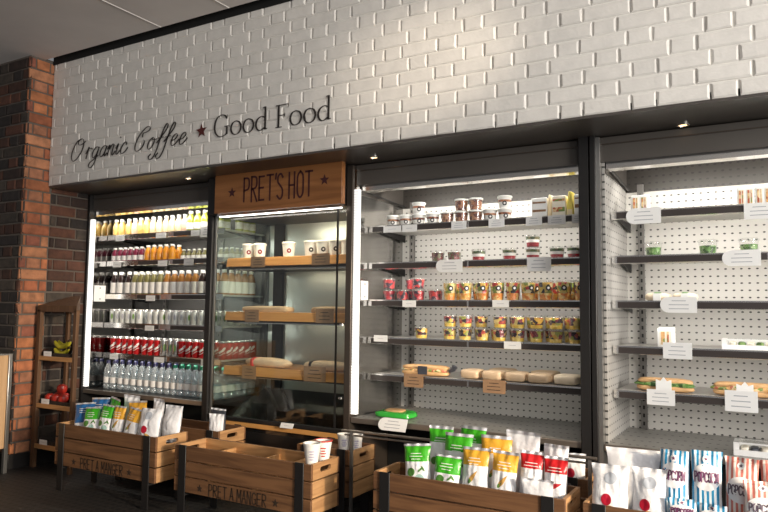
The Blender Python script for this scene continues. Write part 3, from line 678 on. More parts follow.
# fourth shelf
row([(KWC2 if i % 4 else KWC,'slim white can') for i in range(17)], [-4.551,-4.490,-4.428,-4.366,-4.304,-4.242]+[-4.12+.0655*i for i in range(11)], Y1, F1S[3], '', 'fourth drinks shelf', 'white cans on the fourth drinks shelf', .057, dy=.062)
# fifth shelf
ks = {'r': (KRED,'red drink can'), 's': (KSIL,'plain silver drink can')}
row([ks[c] for c in 'rrrrrrrrsssrrrrr'], [-4.523,-4.458,-4.391,-4.326,-4.262,-4.167,-4.10,-4.036,-3.968,-3.905,-3.842,-3.775,-3.706,-3.64,-3.572,-3.503], Y1, F1S[4], '', 'fifth drinks shelf', 'cans on the fifth drinks shelf', .060, dy=.066)
# base
row([(KWB,'clear water bottle with navy cap')]*10, [-4.50,-4.43,-4.345,-4.275,-4.20,-4.128,-4.057,-3.985,-3.915,-3.845], .125, .5, '', 'drinks fridge base', 'water bottles in the base of the drinks fridge', .068, dy=.072)
row([(KWG,'clear water bottle with green cap')]*6, [-3.779+.0662*i for i in range(6)], .125, .5, '', 'drinks fridge base', 'water bottles in the base of the drinks fridge', .066, dy=.072)
# right hand column running back, seen through the glass end
for (k, nm, z, d, y0, cnt, x) in ((KG,'tall green juice bottle',F1S[0],.066,Y1+.13,3,-3.378),(KS,'small olive shot bottle',F1S[1],.055,Y1+.05,5,-3.368),(KL['amber'],'amber labelled bottle',F1S[2],.07,Y1-.004,5,-3.381),
                                 (KWC,'slim white can',F1S[3],.06,Y1,6,-3.372),(KRED,'red drink can',F1S[4],.063,Y1-.01,6,-3.374),(KWG,'green capped water bottle',.5,.07,Y1-.05,6,-3.382)):
    sh = {F1S[0]:'top',F1S[1]:'second',F1S[2]:'third',F1S[3]:'fourth',F1S[4]:'fifth'}.get(z,'lowest')
    for i in range(cnt):
        k.put((x, y0+i*d, z+.0005), random.uniform(-.5,.5), '%s, %s from front along the glass end of the %s drinks shelf' % (nm, nth(i), sh), 'drinks along the glass end')

# ------------------------------------------------------------------ price tags
def price_tag(x0, x1, z0, z1, y, label, group, mat='paper', round_left=False, tilt=0., lines=3):
    t = thing('price_tag', label, 'price tag', ((x0+x1)/2, y, z0), 0, group)
    w, h = (x1-x0)/2, z1-z0
    if round_left:
        poly = [(w,0),(w,h)]+[(-w+h/2-h/2*math.sin(PI*k/10), h/2+h/2*math.cos(PI*k/10)) for k in range(11)]
    else: poly = [(-w,0),(w,0),(w,h),(-w,h)]
    MB().prism(poly, -.002, .0, 'y').build('card', mat, t)
    m = MB()
    for i in range(lines):
        zz = h*(.75-.5*i/max(1,lines-1)) if lines > 1 else h*.5
        lw = w*(.62 if i else .45)
        m.box(-lw-(0 if not round_left else -.008), lw*.9, -.0026, -.0021, zz-h*.022, zz+h*.022)
    m.build('printed_lines', 'print' if mat == 'paper' else 'blackp', t)
    if tilt: t.rotation_euler = (tilt,0,0)
    return t
def sets(rows, where, group, y=.120, mat='paper'):
    n = {}
    for (sh, x0, x1, z0, z1, *r) in rows:
        n[sh] = n.get(sh, 0)+1
    c = {}
    for (sh, x0, x1, z0, z1, *r) in rows:
        k = c.get(sh, 0); c[sh] = k+1
        rd = bool(r and r[0] == 'r'); mt = 'kraft' if (r and r[0] == 'k') else mat
        look = ('brown kraft card' if mt == 'kraft' else 'white') + (' round-ended' if rd else '')
        pos = '' if n[sh] == 1 else ', %s from left' % nth(k)
        price_tag(x0, x1, z0, z1, y, '%s price tag on the %s of the %s%s' % (look, sh, where, pos), group, mt, rd, lines=1 if z1-z0 < .045 else 3)
sets([('top shelf',-4.472,-4.375,1.636,1.683),('top shelf',-4.023,-3.917,1.641,1.680),('top shelf',-3.66,-3.575,1.640,1.683),('top shelf',-3.565,-3.435,1.628,1.700),
      ('second shelf',-4.494,-4.40,1.432,1.474),('second shelf',-3.99,-3.895,1.430,1.472),('second shelf',-3.72,-3.625,1.430,1.474),
      ('third shelf',-4.105,-4.008,1.172,1.214),('fourth shelf',-4.103,-4.007,.952,.990),('fifth shelf',-4.484,-4.391,.724,.764),('fifth shelf',-3.994,-3.89,.724,.762),('fifth shelf',-3.52,-3.444,.718,.766)],
     'drinks fridge', 'price tags in the drinks fridge')
sets([('top shelf',-2.051,-1.930,1.590,1.628),('top shelf',-1.922,-1.824,1.588,1.630),('top shelf',-1.603,-1.511,1.586,1.634),('top shelf',-1.378,-1.286,1.586,1.634),('top shelf',-1.165,-1.077,1.586,1.636),('top shelf',-1.045,-.951,1.585,1.634),('top shelf',-.918,-.865,1.588,1.634),
      ('second shelf',-1.699,-1.534,1.346,1.416,'r'),('second shelf',-1.16,-1.03,1.342,1.416),('third shelf',-1.916,-1.827,1.145,1.184),('third shelf',-1.356,-1.262,1.148,1.188),
      ('fourth shelf',-2.108,-2.015,.938,.976),('fourth shelf',-1.29,-1.195,.926,.966),('fifth shelf',-1.901,-1.775,.684,.760,'k'),('fifth shelf',-1.411,-1.282,.684,.756,'k')],
     'middle fridge', 'price tags in the middle fridge')
sets([('top shelf',-.649,-.486,1.566,1.645,'r'),('top shelf',-.128,.0,1.561,1.636),('second shelf',-.224,-.065,1.348,1.422,'r'),('third shelf',-.498,-.335,1.130,1.206,'r'),
      ('fourth shelf',-.489,-.361,.911,.988),('fifth shelf',-.566,-.44,.688,.762),('fifth shelf',-.228,-.095,.685,.780)], 'right fridge', 'price tags in the right fridge')
sets([('top shelf',-3.016,-2.897,1.396,1.466,'k'),('top shelf',-2.521,-2.385,1.400,1.472,'k'),('middle shelf',-3.055,-2.936,1.038,1.118,'k'),('middle shelf',-2.482,-2.348,1.041,1.128,'k'),
      ('bottom shelf',-3.067,-2.949,.668,.752,'k'),('bottom shelf',-2.564,-2.399,.682,.774,'k')], 'hot cabinet', 'price tags in the hot cabinet', y=.040)
price_tag(-2.672,-2.575,.3995,.432,-.050,'white price tag leaning on the wooden ledge below the hot cabinet glass','price tags in the hot cabinet',tilt=-.5,lines=1)
price_tag(-1.972,-1.792,.458,.530,-.062,'white round-ended price tag leaning on the front rail below the green packet','price tags in the middle fridge',round_left=True,tilt=-.45)

# ------------------------------------------------------------------ pots in the middle fridge
def pot(name, r0, r1, h, layers, logo=None, lid='clear', lidh=.008, shell='clear', cat='pot', n=20, dome=False):
    """tapered tub: layers of contents inside a thin shell, lid on top"""
    t = thing(name, 'x', cat, (0,0,0)); R = lambda z: r0+(r1-r0)*z/h
    z = .003
    for nm, mat, z1 in layers:
        MB().lathe([(0,z),(R(z)-.0018,z),(R(z1)-.0018,z1),(0,z1+.002)], n=n).build(nm, mat, t); z = z1+.0002
    MB().lathe([(0,.001),(r0,0),(r1,h)], n=n).build('tub', shell, t)
    MB().lathe([(r1,h-.003),(r1+.0035,h-.002),(r1+.0035,h+lidh*.5),(r1-.001,h+lidh),(0,h+lidh)], n=n).build('lid', lid, t)
    if logo:
        lm, zc, rr = logo; m = MB()
        m.disc_on(R, zc, FACE+.42, rr)
        lo = m.build('logo', lm, t)
        m = MB()
        m.disc_on(R, zc, FACE+.42, rr*.45, off=.0014)
        m.build('logo_centre', 'canprint', lo)
    return Kind(t)
YOG = pot('yogurt_pot', .030, .039, .062, [('contents','yog',.058)], ('blackp',.026,.013), 'cap', shell='cup')
m_ = MB().lathe([(.0345,.034),(.0352,.0345),(.0372,.046),(.0366,.0465)], n=20); m_.build('printed_band', 'granola', YOG.root)
GRA = pot('granola_pot', .033, .040, .062, [('contents','granola',.060)], None, 'cap')
BER = pot('berry_pot', .033, .040, .060, [('berry_layer','redbase',.026),('yogurt_layer','yog',.042),('topping','leafmix',.057)])
BED = pot('berry_pot', .033, .040, .060, [('contents','berrydark',.056)])
RED = pot('fruit_pot', .034, .040, .060, [('contents','berry',.057)])
FRU = pot('fruit_cup', .032, .0405, .105, [('melon_layer','melon',.042),('fruit_layer','upfruit',.099)], ('blackp',.070,.015))
FR4 = pot('fruit_pot', .033, .0405, .064, [('pineapple_layer','pine',.022),('fruit_layer','mixfruit',.061)])
SAL = pot('salad_pot', .034, .042, .066, [('contents','salad',.045)])
YP = .215; G3 = 'pots in the middle fridge'
zt = F3S[0]+.0005
for i, x in enumerate(spread([-2.036,-1.949,-1.862,-1.767],.0862)): YOG.put((x,YP,zt), random.uniform(-.25,.25), 'white yogurt pot, %s from left on the top shelf of the middle fridge' % nth(i), G3)
YOG.put((-1.862,YP,zt+.0707), .1, 'white yogurt pot stacked on another at the left of the top shelf', G3)
for i, x in enumerate([-1.672,-1.583,-1.494]): GRA.put((x,YP,zt), .2*i, 'brown granola pot, %s from left in the lower layer on the top shelf' % nth(i), G3)
GRA.put((-1.583,YP,zt+.0707), .3, 'brown granola pot stacked left of its twin on the top shelf', G3); GRA.put((-1.494,YP,zt+.0707), .9, 'brown granola pot stacked right of its twin on the top shelf', G3)
YOG.put((-1.4065,YP,zt), 0, 'white yogurt pot just right of the brown granola pots', G3); YOG.put((-1.319,YP,zt), .1, 'white yogurt pot below another, right part of the top shelf', G3)
YOG.put((-1.319,YP,zt+.0707), -.1, 'white yogurt pot on top of another, right part of the top shelf', G3)
# sandwich boxes on the top shelf
def slab_box(name, w, h, d, label, mat, lines, lm, cat='sandwich box', y=.21, x=0, z=0, group='boxed sandwiches on the top shelves'):
    t = thing(name, label, cat, (x,y,z), 0, group)
    MB().box(-w,w,0,d,0,h).build('carton', mat, t, bevel=.003)
    for (z0,z1) in lines: MB().box(-w*.86,w*.86,-.0012,-.0002,h*z0,h*z1).build('window_filling', lm, t)
    return t
def wedge(name, x, z, w, h, label, mat, group, y=.21, top=None):
    t = thing(name, label, 'packet', (x,y,z), 0, group)
    MB().prism([(-w,0),(w,0),(w*1.05,h*.45),(w*.6,h*.75),(w*.45,h),(-w*.45,h),(-w*.6,h*.75),(-w*1.05,h*.45)], 0, .08, 'y').build('pack', mat, t, bevel=.004)
    MB().box(-w*.8,w*.8,-.0012,-.0002,h*.05,h*.30).build('printed_band', 'cream', t)
    return t
GB = 'boxed sandwiches on the top shelf of the middle fridge'
slab_box('sandwich_box', .043, .115, .09, 'white sandwich box with two brown filling lines, left of the yellow packets', 'paper', [(.34,.44),(.74,.82)], 'brownline', x=-1.120, z=zt, group=GB)
slab_box('sandwich_box', .037, .120, .09, 'white sandwich box with tan filling lines between the yellow packets', 'sand', [(.28,.48),(.76,.86)], 'filling', x=-1.012, z=zt, group=GB)
slab_box('sandwich_box', .030, .120, .09, 'white sandwich box with dark filling lines beside the black post', 'paper', [(.40,.56),(.80,.86)], 'brownline', x=-.900, z=zt, group=GB)
wedge('snack_packet', -1.063, zt, .011, .13, 'pale yellow bottle-shaped packet between white sandwich boxes, left one', 'cream', GB); wedge('snack_packet', -.953, zt, .017, .14, 'bright yellow bottle-shaped packet between white sandwich boxes, right one', 'yel', GB)
# second shelf
z2 = F3S[1]+.0005
BED.put((-1.732,YP,z2), 0, 'dark berry pot behind the round-ended tag, left one', G3); BED.put((-1.628,YP,z2), .5, 'dark berry pot behind the round-ended tag, right one', G3)
for x, lb in ((-1.476,'red and green berry pot just right of the round-ended tag'),(-1.292,'red and green berry pot left of the white tag on the second shelf'),(-1.158,'red and green berry pot under another, behind the white tag'),
              (-1.025,'red and green berry pot right of the white tag on the second shelf'),(-.932,'red and green berry pot beside the black post on the second shelf')):
    BER.put((x,YP,z2), random.uniform(0,2), lb, G3)
BER.put((-1.158,YP,z2+.0687), .4, 'red and green berry pot stacked on another on the second shelf', G3)
# third shelf
z3 = F3S[2]+.0005
for i, x in enumerate([-2.062,-1.966,-1.862,-1.752]): RED.put((x,YP,z3), i*.7, 'red berry fruit pot, %s from left on the third shelf' % nth(i), G3)
RED.put((-2.062,YP,z3+.0687), 1.2, 'red berry fruit pot on top of the leftmost one, third shelf', G3); RED.put((-1.862,YP,z3+.0687), 2.2, 'red berry fruit pot on top of the third one, third shelf', G3)
RED.put((-1.955,YP+.10,z3), 2.0, 'red berry fruit pot in the back row under another, third shelf', G3); RED.put((-1.955,YP+.10,z3+.0687), 2.9, 'red berry fruit pot on top in the back row, third shelf', G3)
RED.put((-1.79,YP+.10,z3), 1.0, 'red berry fruit pot in the back row right of the stack, third shelf', G3)
xs = spread([-1.650,-1.553,-1.448,-1.362,-1.278,-1.185,-1.085,-.985,-.895],.0887)
for i, x in enumerate(xs): FRU.put((x,YP-.01,z3), random.uniform(-.4,.4), 'tall orange and yellow fruit cup, %s from left in the front row, third shelf' % nth(i), 'tall fruit cups on the third shelf')
for i, x in enumerate([-1.62,-1.51,-1.40,-1.30,-1.19,-1.08,-.98]): FRU.put((x,YP+.09,z3), random.uniform(-1.4,1.4), 'tall orange and yellow fruit cup, %s from left in the back row, third shelf' % nth(i), 'tall fruit cups on the third shelf')
# fourth shelf
z4 = F3S[3]+.0005
FR4.put((-1.838,YP,z4), .4, 'mixed fruit pot standing alone on the left of the fourth shelf', G3)
low = [-1.655,-1.558,-1.452,-1.350,-1.246,-1.142,-1.036,-.930]
for i, x in enumerate(low): FR4.put((x,YP,z4), i*1.1, 'mixed fruit pot, %s from left in the bottom front layer, fourth shelf' % nth(i), 'stacked fruit pots on the fourth shelf')
for i, x in enumerate([low[0],low[1],low[3],low[4],low[5],low[6],low[7]]): FR4.put((x+.003,YP,z4+.0727), i*.9+.4, 'mixed fruit pot, %s from left in the upper front layer, fourth shelf' % nth(i), 'stacked fruit pots on the fourth shelf')
for i, x in enumerate([-1.60,-1.50,-1.40,-1.29,-1.19,-1.085,-.98]):
    FR4.put((x,YP+.10,z4), i*.8, 'mixed fruit pot, %s from left in the bottom back layer, fourth shelf' % nth(i), 'stacked fruit pots on the fourth shelf')
    if i in (0,1,3,4,5,6): FR4.put((x,YP+.10,z4+.0727), i*.6, 'mixed fruit pot, %s from left in the upper back layer, fourth shelf' % nth(i if i < 2 else i-1), 'stacked fruit pots on the fourth shelf')
# fifth shelf: wrapped breads
z5 = F3S[4]+.0005
def parcel(x0, x1, label, mat='pinkpaper', y=.25, z=z5, d=.065, h=.028, group='wrapped breads on the fifth shelf', rz=0., name='wrapped_sandwich', twist=True, e=(.55,.35)):
    t = thing(name, label, 'sandwich', ((x0+x1)/2, y, z), rz, group); w = (x1-x0)/2
    MB().sup((0,0,h), w, d, h, *e, 28, 14, wob=.06).build('wrapped_bread', mat, t)
    if twist:
        for s in (-1,1): MB().prism([(s*w*.82,h*.6),(s*w*1.02,h*.25),(s*w*1.02,h*1.75),(s*w*.82,h*1.4)], -.02, .02, 'y').build('folded_end', mat, t)
    return t
parcel(-1.582,-1.468,'pale wrapped bread, left of the second brown tag on the fifth shelf')
parcel(-1.452,-1.335,'pale wrapped bread behind the second brown tag on the fifth shelf'); parcel(-1.320,-1.200,'pale wrapped bread, first right of the second brown tag')
parcel(-1.190,-1.062,'pale wrapped bread, second right of the second brown tag'); parcel(-1.048,-.915,'pale wrapped bread at the black post end of the fifth shelf','flat')
for i, x in enumerate((-1.40,-1.15)): parcel(x-.075,x+.075,'brown wrapped bread in the back row of the fifth shelf, %s one' % ('left','right')[i],'parcel',y=.40)
t = thing('filled_baguette', 'filled baguette in clear film behind the first brown tag on the fifth shelf', 'sandwich', (-1.818,.24,z5), 0, 'wrapped breads on the fifth shelf')
MB().sup((0,0,.018),.155,.045,.018,.7,.5,wob=.08).build('lower_bread','bread',t); MB().sup((0,0,.034),.150,.046,.012,.7,.5,wob=.25).build('filling','filling',t)
MB().sup((0,.004,.048),.150,.042,.017,.7,.5,wob=.08).build('upper_bread','bread',t); MB().tube([(.150,0,.03),(.175,0,.045),(.185,0,.065)],[.008,.014,.018]).build('twisted_film','snackdark',t)
MB().box(-.03,.03,-.050,-.046,.01,.058).build('film_label','snackdark',t)
t = thing('green_packet', 'flat green packet lying on the deck at the left of the middle fridge', 'packet', (-1.955,.135,.5005), .05)
MB().sup((0,0,.020),.115,.075,.018,.4,.35,wob=.12).build('film','green_tray',t); MB().sup((-.01,0,.040),.06,.045,.008,.6,.5).build('bread_window','bread',t)

# ------------------------------------------------------------------ right fridge food
G4 = 'sandwich boxes on the top shelf of the right fridge'
def sandbox(x, w, h, z, label, group, y=.20, n=2):
    t = thing('sandwich_box', label, 'sandwich box', (x,y,z), 0, group)
    MB().prism([(0,0),(.075,0),(.075,h),(.0,h*.93)], -w, w, 'x').build('carton','paper',t,bevel=.003)
    for k in range(n):
        cx = -w+2*w*(k+.5)/n; ww = w/n*.72
        s = MB().box(cx-ww,cx+ww,-.002,-.0002,h*.12,h*.80).build('bread_slice','sand',t)
        MB().box(cx-ww*.75,cx-ww*.1,-.003,-.0021,h*.14,h*.78).build('filling','filling',s); MB().box(cx+ww*.25,cx+ww*.6,-.003,-.0021,h*.14,h*.78).build('filling','filling',s)
    return t
z1 = F3S[0]+.0005
sandbox(-.597,.040,.098,z1,'white sandwich box behind the round-ended tag, right fridge top shelf',G4); sandbox(-.122,.036,.10,z1,'white sandwich box, left one above the right tag of the top shelf',G4)
sandbox(-.046,.036,.10,z1,'white sandwich box, middle one above the right tag of the top shelf',G4); sandbox(.030,.036,.10,z1,'white sandwich box, right one at the edge of the top shelf',G4)
for i, x in enumerate((-.538,-.290,-.115)): SAL.put((x,YP,F3S[1]+.0005), i, 'clear pot of green salad leaves, %s from left on the second shelf' % nth(i), 'salad pots in the right fridge')
def rollup(x, w, label, y=.23, mat='flat'):
    t = thing('tortilla_wrap', label, 'sandwich', (x,y,F3S[2]+.0005), 0, 'wraps on the third shelf of the right fridge')
    MB().sup((0,0,.022),w,.05,.022,.7,.45,wob=.08).build('wrap',mat,t); MB().sup((0,-.02,.038),w*.35,.02,.010,.8,.6,wob=.3).build('filling','salad',t)
    MB().box(-w*.3,w*.3,-.056,-.050,.0,.04).build('sleeve','paper',t); return t
rollup(-.520,.060,'white tortilla wrap left of the round-ended tag on the third shelf'); rollup(-.395,.055,'white tortilla wrap behind the round-ended tag on the third shelf')
sandbox(-.488,.037,.098,F3S[3]+.0005,'upright sandwich box with red filling behind the fourth shelf tag','food on the fourth shelf of the right fridge',n=1)
def tray_box(x0, x1, z, label, y=.20, h=.05, d=.11, inner='filling'):
    t = thing('food_tray', label, 'food box', ((x0+x1)/2,y,z), 0); w = (x1-x0)/2
    MB().box(-w,w,0,d,0,.006).box(-w,w,0,.004,.006,h*.45).box(-w,w,d-.004,d,.006,h).box(-w,-w+.022,.004,d-.004,.006,h).box(w-.022,w,.004,d-.004,.006,h).box(-w,w,.0,.012,h*.92,h).build('carton','paper',t)
    for k in range(5):
        x = -w+.045+(2*w-.09)*k/4; MB().sup((x,d*.5,.022),(2*w-.09)/8*.9,d*.36,.014,.6,.6,14,8,wob=.2).build('filling_piece',inner if k % 2 else 'sand',t)
    MB().box(-w,w,.006,d-.006,h-.002,h).build('clear_lid','clear',t); return t
tray_box(-.240,.0,F3S[3]+.0005,'long white box with a food window on the fourth shelf',inner='salad')
tray_box(-.195,.05,.5005,'white food box with a window lying on the deck of the right fridge',y=.06,h=.058,inner='snackdark')
def baguette(x, w, label, y=.235, green=True):
    t = thing('filled_baguette', label, 'sandwich', (x,y,F3S[4]+.0005), 0, 'baguettes on the fifth shelf of the right fridge')
    MB().sup((0,0,.018),w,.042,.018,.7,.45,wob=.1).build('lower_bread','bread',t); MB().sup((0,-.004,.036),w*.98,.044,.014,.8,.5,wob=.35).build('filling','salad' if green else 'filling',t)
    MB().sup((0,.006,.050),w*.97,.038,.016,.7,.45,wob=.1).build('upper_bread','bread',t)
    MB().prism([(-.035,0),(.035,0),(.035,.062),(.015,.055),(0,.074),(-.015,.055),(-.035,.062)],-.058,-.05,'y').build('paper_band','paper',t); return t
baguette(-.498,.130,'filled baguette with salad, left one on the fifth shelf of the right fridge'); baguette(-.148,.135,'filled baguette with ham, right one on the fifth shelf of the right fridge',green=False)

# ------------------------------------------------------------------ hot cabinet food
def papercup(logo, label, x, y, z, r0=.034, r1=.043, h=.098, group='soup cups in the hot cabinet', lid=True):
    t = thing('paper_cup', label, 'cup', (x,y,z), 0, group); R = lambda q: r0+(r1-r0)*q/h
    MB().lathe([(0,.004),(r0*.9,0),(r0,0),(r1,h),(r1-.002,h),(r0-.001,.006)] if not lid else [(0,.004),(r0*.9,0),(r0,0),(r1,h)], n=22).build('cup','cup',t)
    if lid: MB().lathe([(r1,h-.004),(r1+.003,h-.003),(r1+.003,h+.005),(r1-.003,h+.009),(0,h+.007)], n=22).build('lid','cap',t)
    m = MB()
    for a in (FACE+.72,): m.disc_on(R,h*.5,a,.0155)
    lo = m.build('logo',logo,t)
    m = MB(); m.disc_on(R,h*.5,FACE+.72,.005,off=.0015); m.build('logo_centre','canprint',lo)
    return t
zc = 1.4555
for i, (x, lg) in enumerate(((-3.118,'maroon'),(-3.020,'maroon'),(-2.775,'maroon'),(-2.598,'blackp'),(-2.503,'blackp'),(-2.408,'blackp'),(-2.312,'blackp'))):
    papercup(lg, 'white paper soup cup with %s round logo, %s from left in the hot cabinet' % ('maroon' if lg == 'maroon' else 'black', nth(i)), x, .13, zc)
for x0, x1, lb in ((-3.150,-2.760,'flat kraft wrapped sandwich, left one on the middle hot shelf'),(-2.575,-2.275,'flat kraft wrapped sandwich, right one on the middle hot shelf')):
    parcel(x0,x1,lb,'parcel',y=.15,z=1.0955,d=.06,h=.024,group='wrapped hot sandwiches',twist=False)
t = parcel(-3.125,-2.755,'paper wrapped hot baguette with red band, left on the bottom hot shelf','hotwrap',y=.15,z=.7355,d=.055,h=.034,group='wrapped hot sandwiches',twist=False,e=(.9,.75))
MB().sup((-.10,0,.033),.014,.058,.0328,.5,.4).build('red_band','chilli',t)
t = parcel(-2.640,-2.270,'paper wrapped hot baguette with dark string, right on the bottom hot shelf','hotwrap',y=.15,z=.7355,d=.055,h=.034,group='wrapped hot sandwiches',twist=False,e=(.9,.75))
MB().sup((-.11,0,.033),.009,.057,.0328,.5,.4).build('string','blackp',t)

# cups standing in crates
def bucket(x, y, z, label, r0=.034, r1=.046, h=.10, rim='cup', pr='cupprint'):
    t = thing('paper_cup', label, 'cup', (x,y,z), 0, 'paper cups standing in crates'); R = lambda q: r0+(r1-r0)*q/h
    MB().lathe([(0,.003),(r0,0),(r1,h),(r1-.002,h),(r0-.002,.005),(0,.005)], n=24).build('cup','cup',t)
    MB().lathe([(r1-.002,h-.003),(r1+.003,h-.003),(r1+.003,h+.004),(r1-.002,h+.004)], n=24).build('rim',rim,t)
    m = MB()
    for k in range(4): m.disc_on(R,h*(.28+.13*k),FACE+.58,.0035,rx=.016 if k % 2 else .012)
    m.build('printed_text',pr,t); return t
bucket(-2.003,-.634,.3695,'white paper cup at the right end of the divided crate, left one',r0=.029,r1=.043); bucket(-2.003,-.537,.3695,'white paper cup with red rim at the right end of the divided crate',r0=.029,r1=.043,rim='redrim',pr='redrim')
bucket(-2.100,-.20,.3605,'white paper cup in the rear crate by the thin leg, left one',r0=.03,r1=.037,h=.078); bucket(-2.021,-.20,.3605,'white paper cup in the rear crate by the thin leg, right one',r0=.028,r1=.034,h=.082)

# ------------------------------------------------------------------ bags
class Bag:
    def __init__(s, W, H, T, seed=0): s.W, s.H, s.T, s.seed = W, H, T, seed
    def P(s, u, v, side=-1, off=0.):
        e = max(0., 1-abs(u)**2.4)**.62; q = max(0., math.sin(PI*min(1,max(0,(v-.045)/.91))))**.45
        pinch = 1-.055*math.sin(PI*v)+.03*(2*v-1)**4
        w = noise.noise(Vector((u*1.7+s.seed, v*3.1, side*.8+s.seed)))*.24+noise.noise(Vector((u*4+s.seed, v*6, side)))*.16+abs(noise.noise(Vector((u*6+s.seed, v*9, side*2))))*.12
        t = s.T/2*e*q*(.9+w)+.0012
        crease = .0035*math.sin(u*9+s.seed)*abs(2*v-1)**3
        sx = 1+.05*noise.noise(Vector((v*4+s.seed, 7.3, math.copysign(1,u)*2)))
        return (s.W/2*u*pinch*sx, side*(t+off)+crease+.006*math.sin(2.2*u+s.seed)*(abs(2*v-1)**2), s.H*v)
def bag(name, label, cat, W, H, T, mat, loc, rz=0., tilt=.2, roll=0., seed=0, group=None, seal='foil', deco=None, ns=(22,30)):
    t = thing(name, label, cat, loc, 0, group); t.rotation_euler = (-tilt, roll, rz); B = Bag(W,H,T,seed); nu, nv = ns
    m = MB(); v0, v1 = .0, .955
    for side in (-1,1):
        vs = [B.P(-1+2*i/nu, v0+(v1-v0)*j/nv, side) for j in range(nv+1) for i in range(nu+1)]
        m.add(vs, [(j*(nu+1)+i, j*(nu+1)+i+1, (j+1)*(nu+1)+i+1, (j+1)*(nu+1)+i) for j in range(nv) for i in range(nu)])
    if isinstance(mat, tuple):     # printed head above a white foot
        k = (nu*nv); vb = 1-mat[2]/H
        for side in range(2):
            for j in range(nv):
                if (v0+(v1-v0)*(j+.5)/nv) > vb+.012*(side-.5):
                    for i in range(nu): m.mi[side*k+j*nu+i] = 1
        mat = [mat[0], mat[1]]
    m.build('film', mat, t, ang=80)
    m = MB()
    for side in (-1,1):
        vs = [B.P(-1+2*i/nu, .95+.05*j/3, side, .0006+.0004*(i % 2)) for j in range(4) for i in range(nu+1)]
        m.add(vs, [(j*(nu+1)+i, j*(nu+1)+i+1, (j+1)*(nu+1)+i+1, (j+1)*(nu+1)+i) for j in range(3) for i in range(nu)])
    m.build('top_seal', seal, t, ang=80)
    if deco: deco(B, t)
    return t
def onbag(B, off=.0015): return lambda x, z: B.P(max(-.999,min(.999,2*x/B.W)), max(0,min(1,z/B.H)), -1, off)
def blob(m, B, cx, cz, rx, rz, ang=0., off=.0015, n=18, taper=0.):
    P = onbag(B, off); vs = [P(cx,cz)]; rings = 3
    for r in range(1, rings+1):
        for k in range(n):
            a = 2*PI*k/n; x, z = rx*math.cos(a)*r/rings, rz*math.sin(a)*r/rings
            z *= 1-taper*x/rx
            vs.append(P(cx+x*math.cos(ang)-z*math.sin(ang), cz+x*math.sin(ang)+z*math.cos(ang)))
    fs = [(0,1+k,1+(k+1)%n) for k in range(n)]
    for r in range(rings-1):
        for k in range(n): fs.append((1+r*n+k,1+r*n+(k+1)%n,1+(r+1)*n+(k+1)%n,1+(r+1)*n+k))
    m.add(vs, fs)
def crisp(kind):
    def d(B, t):
        k = B.H/.27
        if kind == 'green':
            k *= 1.15; m = MB(); blob(m,B,-.026,.10*k,.020,.018,.3); m.build('avocado_print','leafprint',t)
            m = MB(); blob(m,B,.022,.112*k,.016,.004,.7); blob(m,B,.034,.116*k,.014,.004,2.2); m.build('leaf_print','leafprint',t)
            m = MB(); blob(m,B,.015,.07*k,.022,.018,.2); m.build('mint_print','mintprint',t)
        if kind == 'yellow':
            k *= 1.2
            m = MB(); blob(m,B,.0,.105*k,.030,.008,.9,taper=.7); m.build('parsnip_print','parsnip',t); m = MB(); blob(m,B,-.016,.085*k,.012,.007,1.1); m.build('leaf_print','leafprint',t)
        if kind == 'red':
            k *= 1.18
            m = MB(); blob(m,B,.006,.110*k,.030,.009,.35,taper=.6); m.build('chilli_print','chilli',t); m = MB(); blob(m,B,-.020,.098*k,.012,.010,.3); m.build('pea_print','leafprint',t)
        m = MB()
        P = onbag(B,.002)
        for i, w in enumerate((.052,.062,.044)):
            z = B.H*.80-i*.012; ribbon(m,[(-w/2+w*q/8,z) for q in range(9)],lambda dx,dz: .0028,P)
        m.build('printed_name','canprint',t)
    return d
def fruitbag(B, t):
    m = MB(); blob(m,B,-.012,.085,.020,.022); m.build('fruit_print','redberry',t)
    m = MB(); blob(m,B,.004,.165,.024,.022,.2); m.build('picture_panel','bagpanel',t)
    m = MB(); blob(m,B,.016,.056,.024,.006,-.3); m.build('nut_print','parsnip',t)
def popdeco(ink, oz=.68):
    def d(B, t):
        m = MB(); blob(m,B,0,B.H*oz,B.W*.47,B.H*.165,0,.0018,26); ov = m.build('oval_panel','oval',t)
        m = MB(); caps(m,'POPCORN',-B.W*.395,B.H*(oz-.058),B.W*.79,B.H*.116,.0046,onbag(B,.0030),.12); m.build('lettering',ink,ov,smooth=False)
        m = MB(); blob(m,B,0,B.H*.90,B.W*.12,B.H*.045,0,.0018); e = m.build('emblem_panel','oval',t)
        m = MB(); starpoly(m,0,B.H*.90,.008,onbag(B,.003)); m.build('emblem_star',ink,e,smooth=False)
    return d
GC = 'crisp bags in the middle crate'; ZB3 = .3105
def zb(top, H, tilt): return top-H*math.cos(tilt)
CR = [('green',('whitefilm','greenfilm',0.074),-1.412,-.655,.520,.24,.125,.13,'green and white crisp bag leaning out at the left of the crate'),
      ('green',('whitefilm','greenfilm',0.074),-1.280,-.660,.487,.22,.122,.10,'green and white crisp bag low in front, left of the first yellow one'),
      ('yellow',('whitefilm','yellowfilm',0.076),-1.148,-.650,.532,.24,.124,-.04,'yellow and white crisp bag beside the green bags'),
      ('yellow',('whitefilm','yellowfilm',0.076),-1.022,-.652,.530,.24,.110,.10,'crumpled yellow and white crisp bag left of the red ones'),
      ('red',('whitefilm','redfilm',0.066),-.914,-.625,.538,.25,.097,.04,'red and white crisp bag, left of two with a chilli'),]
G_SETS = []
